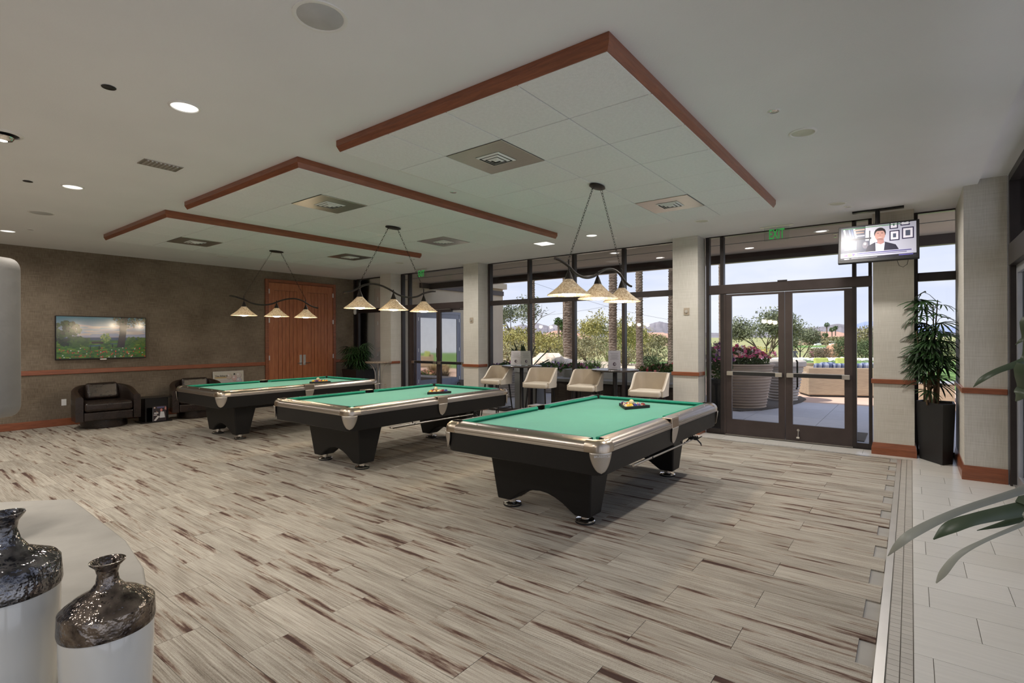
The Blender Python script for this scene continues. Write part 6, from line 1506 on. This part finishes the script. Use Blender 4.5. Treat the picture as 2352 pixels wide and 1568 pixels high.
for i, (px_, d_) in enumerate(((1878, 210), (1912, 215), (1985, 200), (2000, 205))):
    r = thing('golf_cart', ['tiny white golf cart far off, left one before the houses', 'tiny white golf cart far off, right one before the houses', 'distant white cart left one behind the sidelight', 'distant white cart right one behind the sidelight'][i], 'golf cart', gzat(px_, d_), PH, 'distant white golf carts')
    MB().box(-1.2, 1.2, -.6, .6, .3, .9).box(-.2, 1.0, -.55, .55, .9, 1.2).build('body', M['white'], r, bevel=.06); MB().box(-1.2, 1.2, -.6, .6, 1.8, 1.9).build('roof', M['white'], r)
    MB().tube([(-1, 0, .9), (-1, 0, 1.8)], .04, 5).tube([(1, 0, .9), (1, 0, 1.8)], .04, 5).build('roof_post', M['black'], r)
    for x in (-.8, .8): MB().torus((x, -.5, .26), .16, .08, 10, 6, Matrix.Rotation(R(90), 4, 'X')).build('wheel', M['rubber'], r)
r = thing('golf_bag', 'black golf bag standing on the grass beyond the glass doors', 'golf bag', gzat(1838, 62), 0); MB().box(-.35, .35, -.2, .2, 0, .5).build('bag', M['black'], r, bevel=.08); MB().tube([(0, 0, .5), (0, 0, 1.3)], .03, 6).tube([(-.35, 0, 1.3), (.35, 0, 1.3)], .03, 6).build('handle', M['black'], r)

# houses, far palms, mountains
def house(px_, d_, wd, dp, h, label, rz=0.0):
    p = gzat(px_, d_); r = thing('house', label, 'house', p, PH + rz, 'houses across the golf course')
    box('wall', M['housewall'], -wd / 2, wd / 2, -dp / 2, dp / 2, 0, h, r); e = .8
    v = [(-wd / 2 - e, -dp / 2 - e, h), (wd / 2 + e, -dp / 2 - e, h), (wd / 2 + e, dp / 2 + e, h), (-wd / 2 - e, dp / 2 + e, h), (-wd / 2 + dp * .4, 0, h + dp * .2), (wd / 2 - dp * .4, 0, h + dp * .2)]
    MB().add(v, [(0, 1, 5, 4), (1, 2, 5), (2, 3, 4, 5), (3, 0, 4), (0, 3, 2, 1)]).build('roof', M['rooftile'], r)
    box('porch', M['darkglass'], -wd * .28, wd * .15, -dp / 2 - .1, -dp / 2 + .05, .1, h * .75, r)
    for x in (wd * .25, wd * .38): box('window', M['darkglass'], x, x + wd * .07, -dp / 2 - .06, -dp / 2 + .02, h * .35, h * .75, r)
house(1868, 250, 16, 12, 3.6, 'tan house with clay roof seen through the right glass door'); house(1905, 270, 20, 13, 3.8, 'wider tan house right of the first, with palms in front', R(10)); house(1500, 230, 18, 12, 3.5, 'tan house with dark porch seen between trunk and pillar', R(-8)); house(1535, 300, 14, 12, 3.6, 'pinkish house at the edge of the pillar', R(12)); house(1292, 150, 15, 12, 3.4, 'house with reddish roof behind the thick palm trunk', R(30)); house(1435, 340, 22, 12, 3.4, 'low house behind the palo verde trees')
for i, (px_, d_, h_) in enumerate(((1899, 230, 9), (1911, 240, 7), (1896, 225, 4.5), (1919, 250, 8), (1283, 120, 7.5), (1291, 125, 6.5))):
    p = gzat(px_, d_); r = thing('distant_palm', ['tallest distant palm in front of the houses', 'distant palm right of the tallest one', 'short bushy palm below the tallest one', 'slim distant cypress-like palm at the right', 'distant palm left of the thick trunk', 'smaller distant palm close by the thick trunk'][i], 'palm tree', p, 0, 'distant palms')
    MB().tube([(0, 0, 0), (0, 0, h_)], .25, 7).build('trunk', M['trunk'], r); q = MB(); cards(q, (0, 0, h_), 1.1, 1.1, 1.0, 160, .4, random.Random(i)); o = q.build('crown', M['darkgreen'], r); o['kind'] = 'stuff'
def ridge(name, pts, d0, d1, m_, label, seed=1, zb=-4):
    rnd = random.Random(seed); P_ = []
    for (a, ya), (b_, yb) in zip(pts, pts[1:]):
        n = max(2, int((b_ - a) / 3))
        for i in range(n): t_ = i / n; P_.append((a + (b_ - a) * t_, ya + (yb - ya) * t_ + rnd.uniform(-.35, .35)))
    P_.append(pts[-1]); rows = []; R_ = 7
    for k in range(R_ + 1):
        t_ = k / R_; row = []
        for (px_, py) in P_:
            d = d0 + (d1 - d0) * t_; p = at(px_, d); zt = EYE + (CY - py) / FX * d1; n_ = rnd.uniform(-1, 1) * (zt - zb) * .06 * (1 if 0 < k < R_ else 0)
            p.z = zb + (zt - zb) * t_ ** 1.15 + n_; row.append(p)
        rows.append(row)
    row = []
    for (px_, py) in P_: p = at(px_, d1 * 1.2); p.z = zb; row.append(p)
    rows.append(row); v = [p for r_ in rows for p in r_]; n = len(P_); f = [(k * n + i, k * n + i + 1, (k + 1) * n + i + 1, (k + 1) * n + i) for k in range(R_ + 1) for i in range(n - 1)]
    o = MB().add(v, f).build(name, m_, None, smooth=50); o['kind'] = 'structure'; o['label'] = label; return o
ridge('mountain_ridge', [(980, 765), (1120, 758), (1160, 755), (1180, 750), (1200, 744), (1216, 749), (1232, 741), (1245, 745), (1260, 749), (1268, 746), (1280, 739), (1289, 737), (1300, 741), (1318, 752), (1345, 758), (1390, 762), (1440, 757), (1470, 750), (1486, 747), (1500, 743), (1515, 739), (1528, 742), (1545, 746), (1570, 755), (1620, 765), (1700, 768), (1790, 766), (1835, 757), (1860, 754), (1885, 753), (1905, 749), (1925, 746), (1940, 748), (1965, 755), (2000, 764), (2100, 768), (2420, 770)], 1100, 1500, M['mount'], 'grey desert mountain ridge on the horizon')
ridge('mountain_ridge', [(1850, 770), (1930, 760), (1962, 748), (1985, 742), (2000, 741), (2060, 742), (2150, 750), (2420, 768)], 2600, 3200, M['mount2'], 'hazy blue mountain at the right horizon', 4)
# overhead wires
for k, (a, b_) in enumerate((((1130, 730, 60), (1560, 668, 45)), ((1200, 640, 50), (1600, 745, 60)))):
    A, B = P3(*a), P3(*b_); pts = [A.lerp(B, i / 12) + Vector((0, 0, -.6 * math.sin(PI * i / 12))) for i in range(13)]
    o = MB().tube(pts, .012, 5).build('overhead_wire', M['cable']); tag(o, ['thin string-light cable rising to the right across the window sky', 'thin string-light cable falling to the right across the window sky'][k], 'cable', 'cables across the sky')
r = thing('wire_pole', 'slim pole holding the cables, out past the shrubs', 'pole', gzat(1610, 60)); MB().tube([(0, 0, 0), (0, 0, 7)], .06, 8).build('shaft', M['blackmetal'], r)
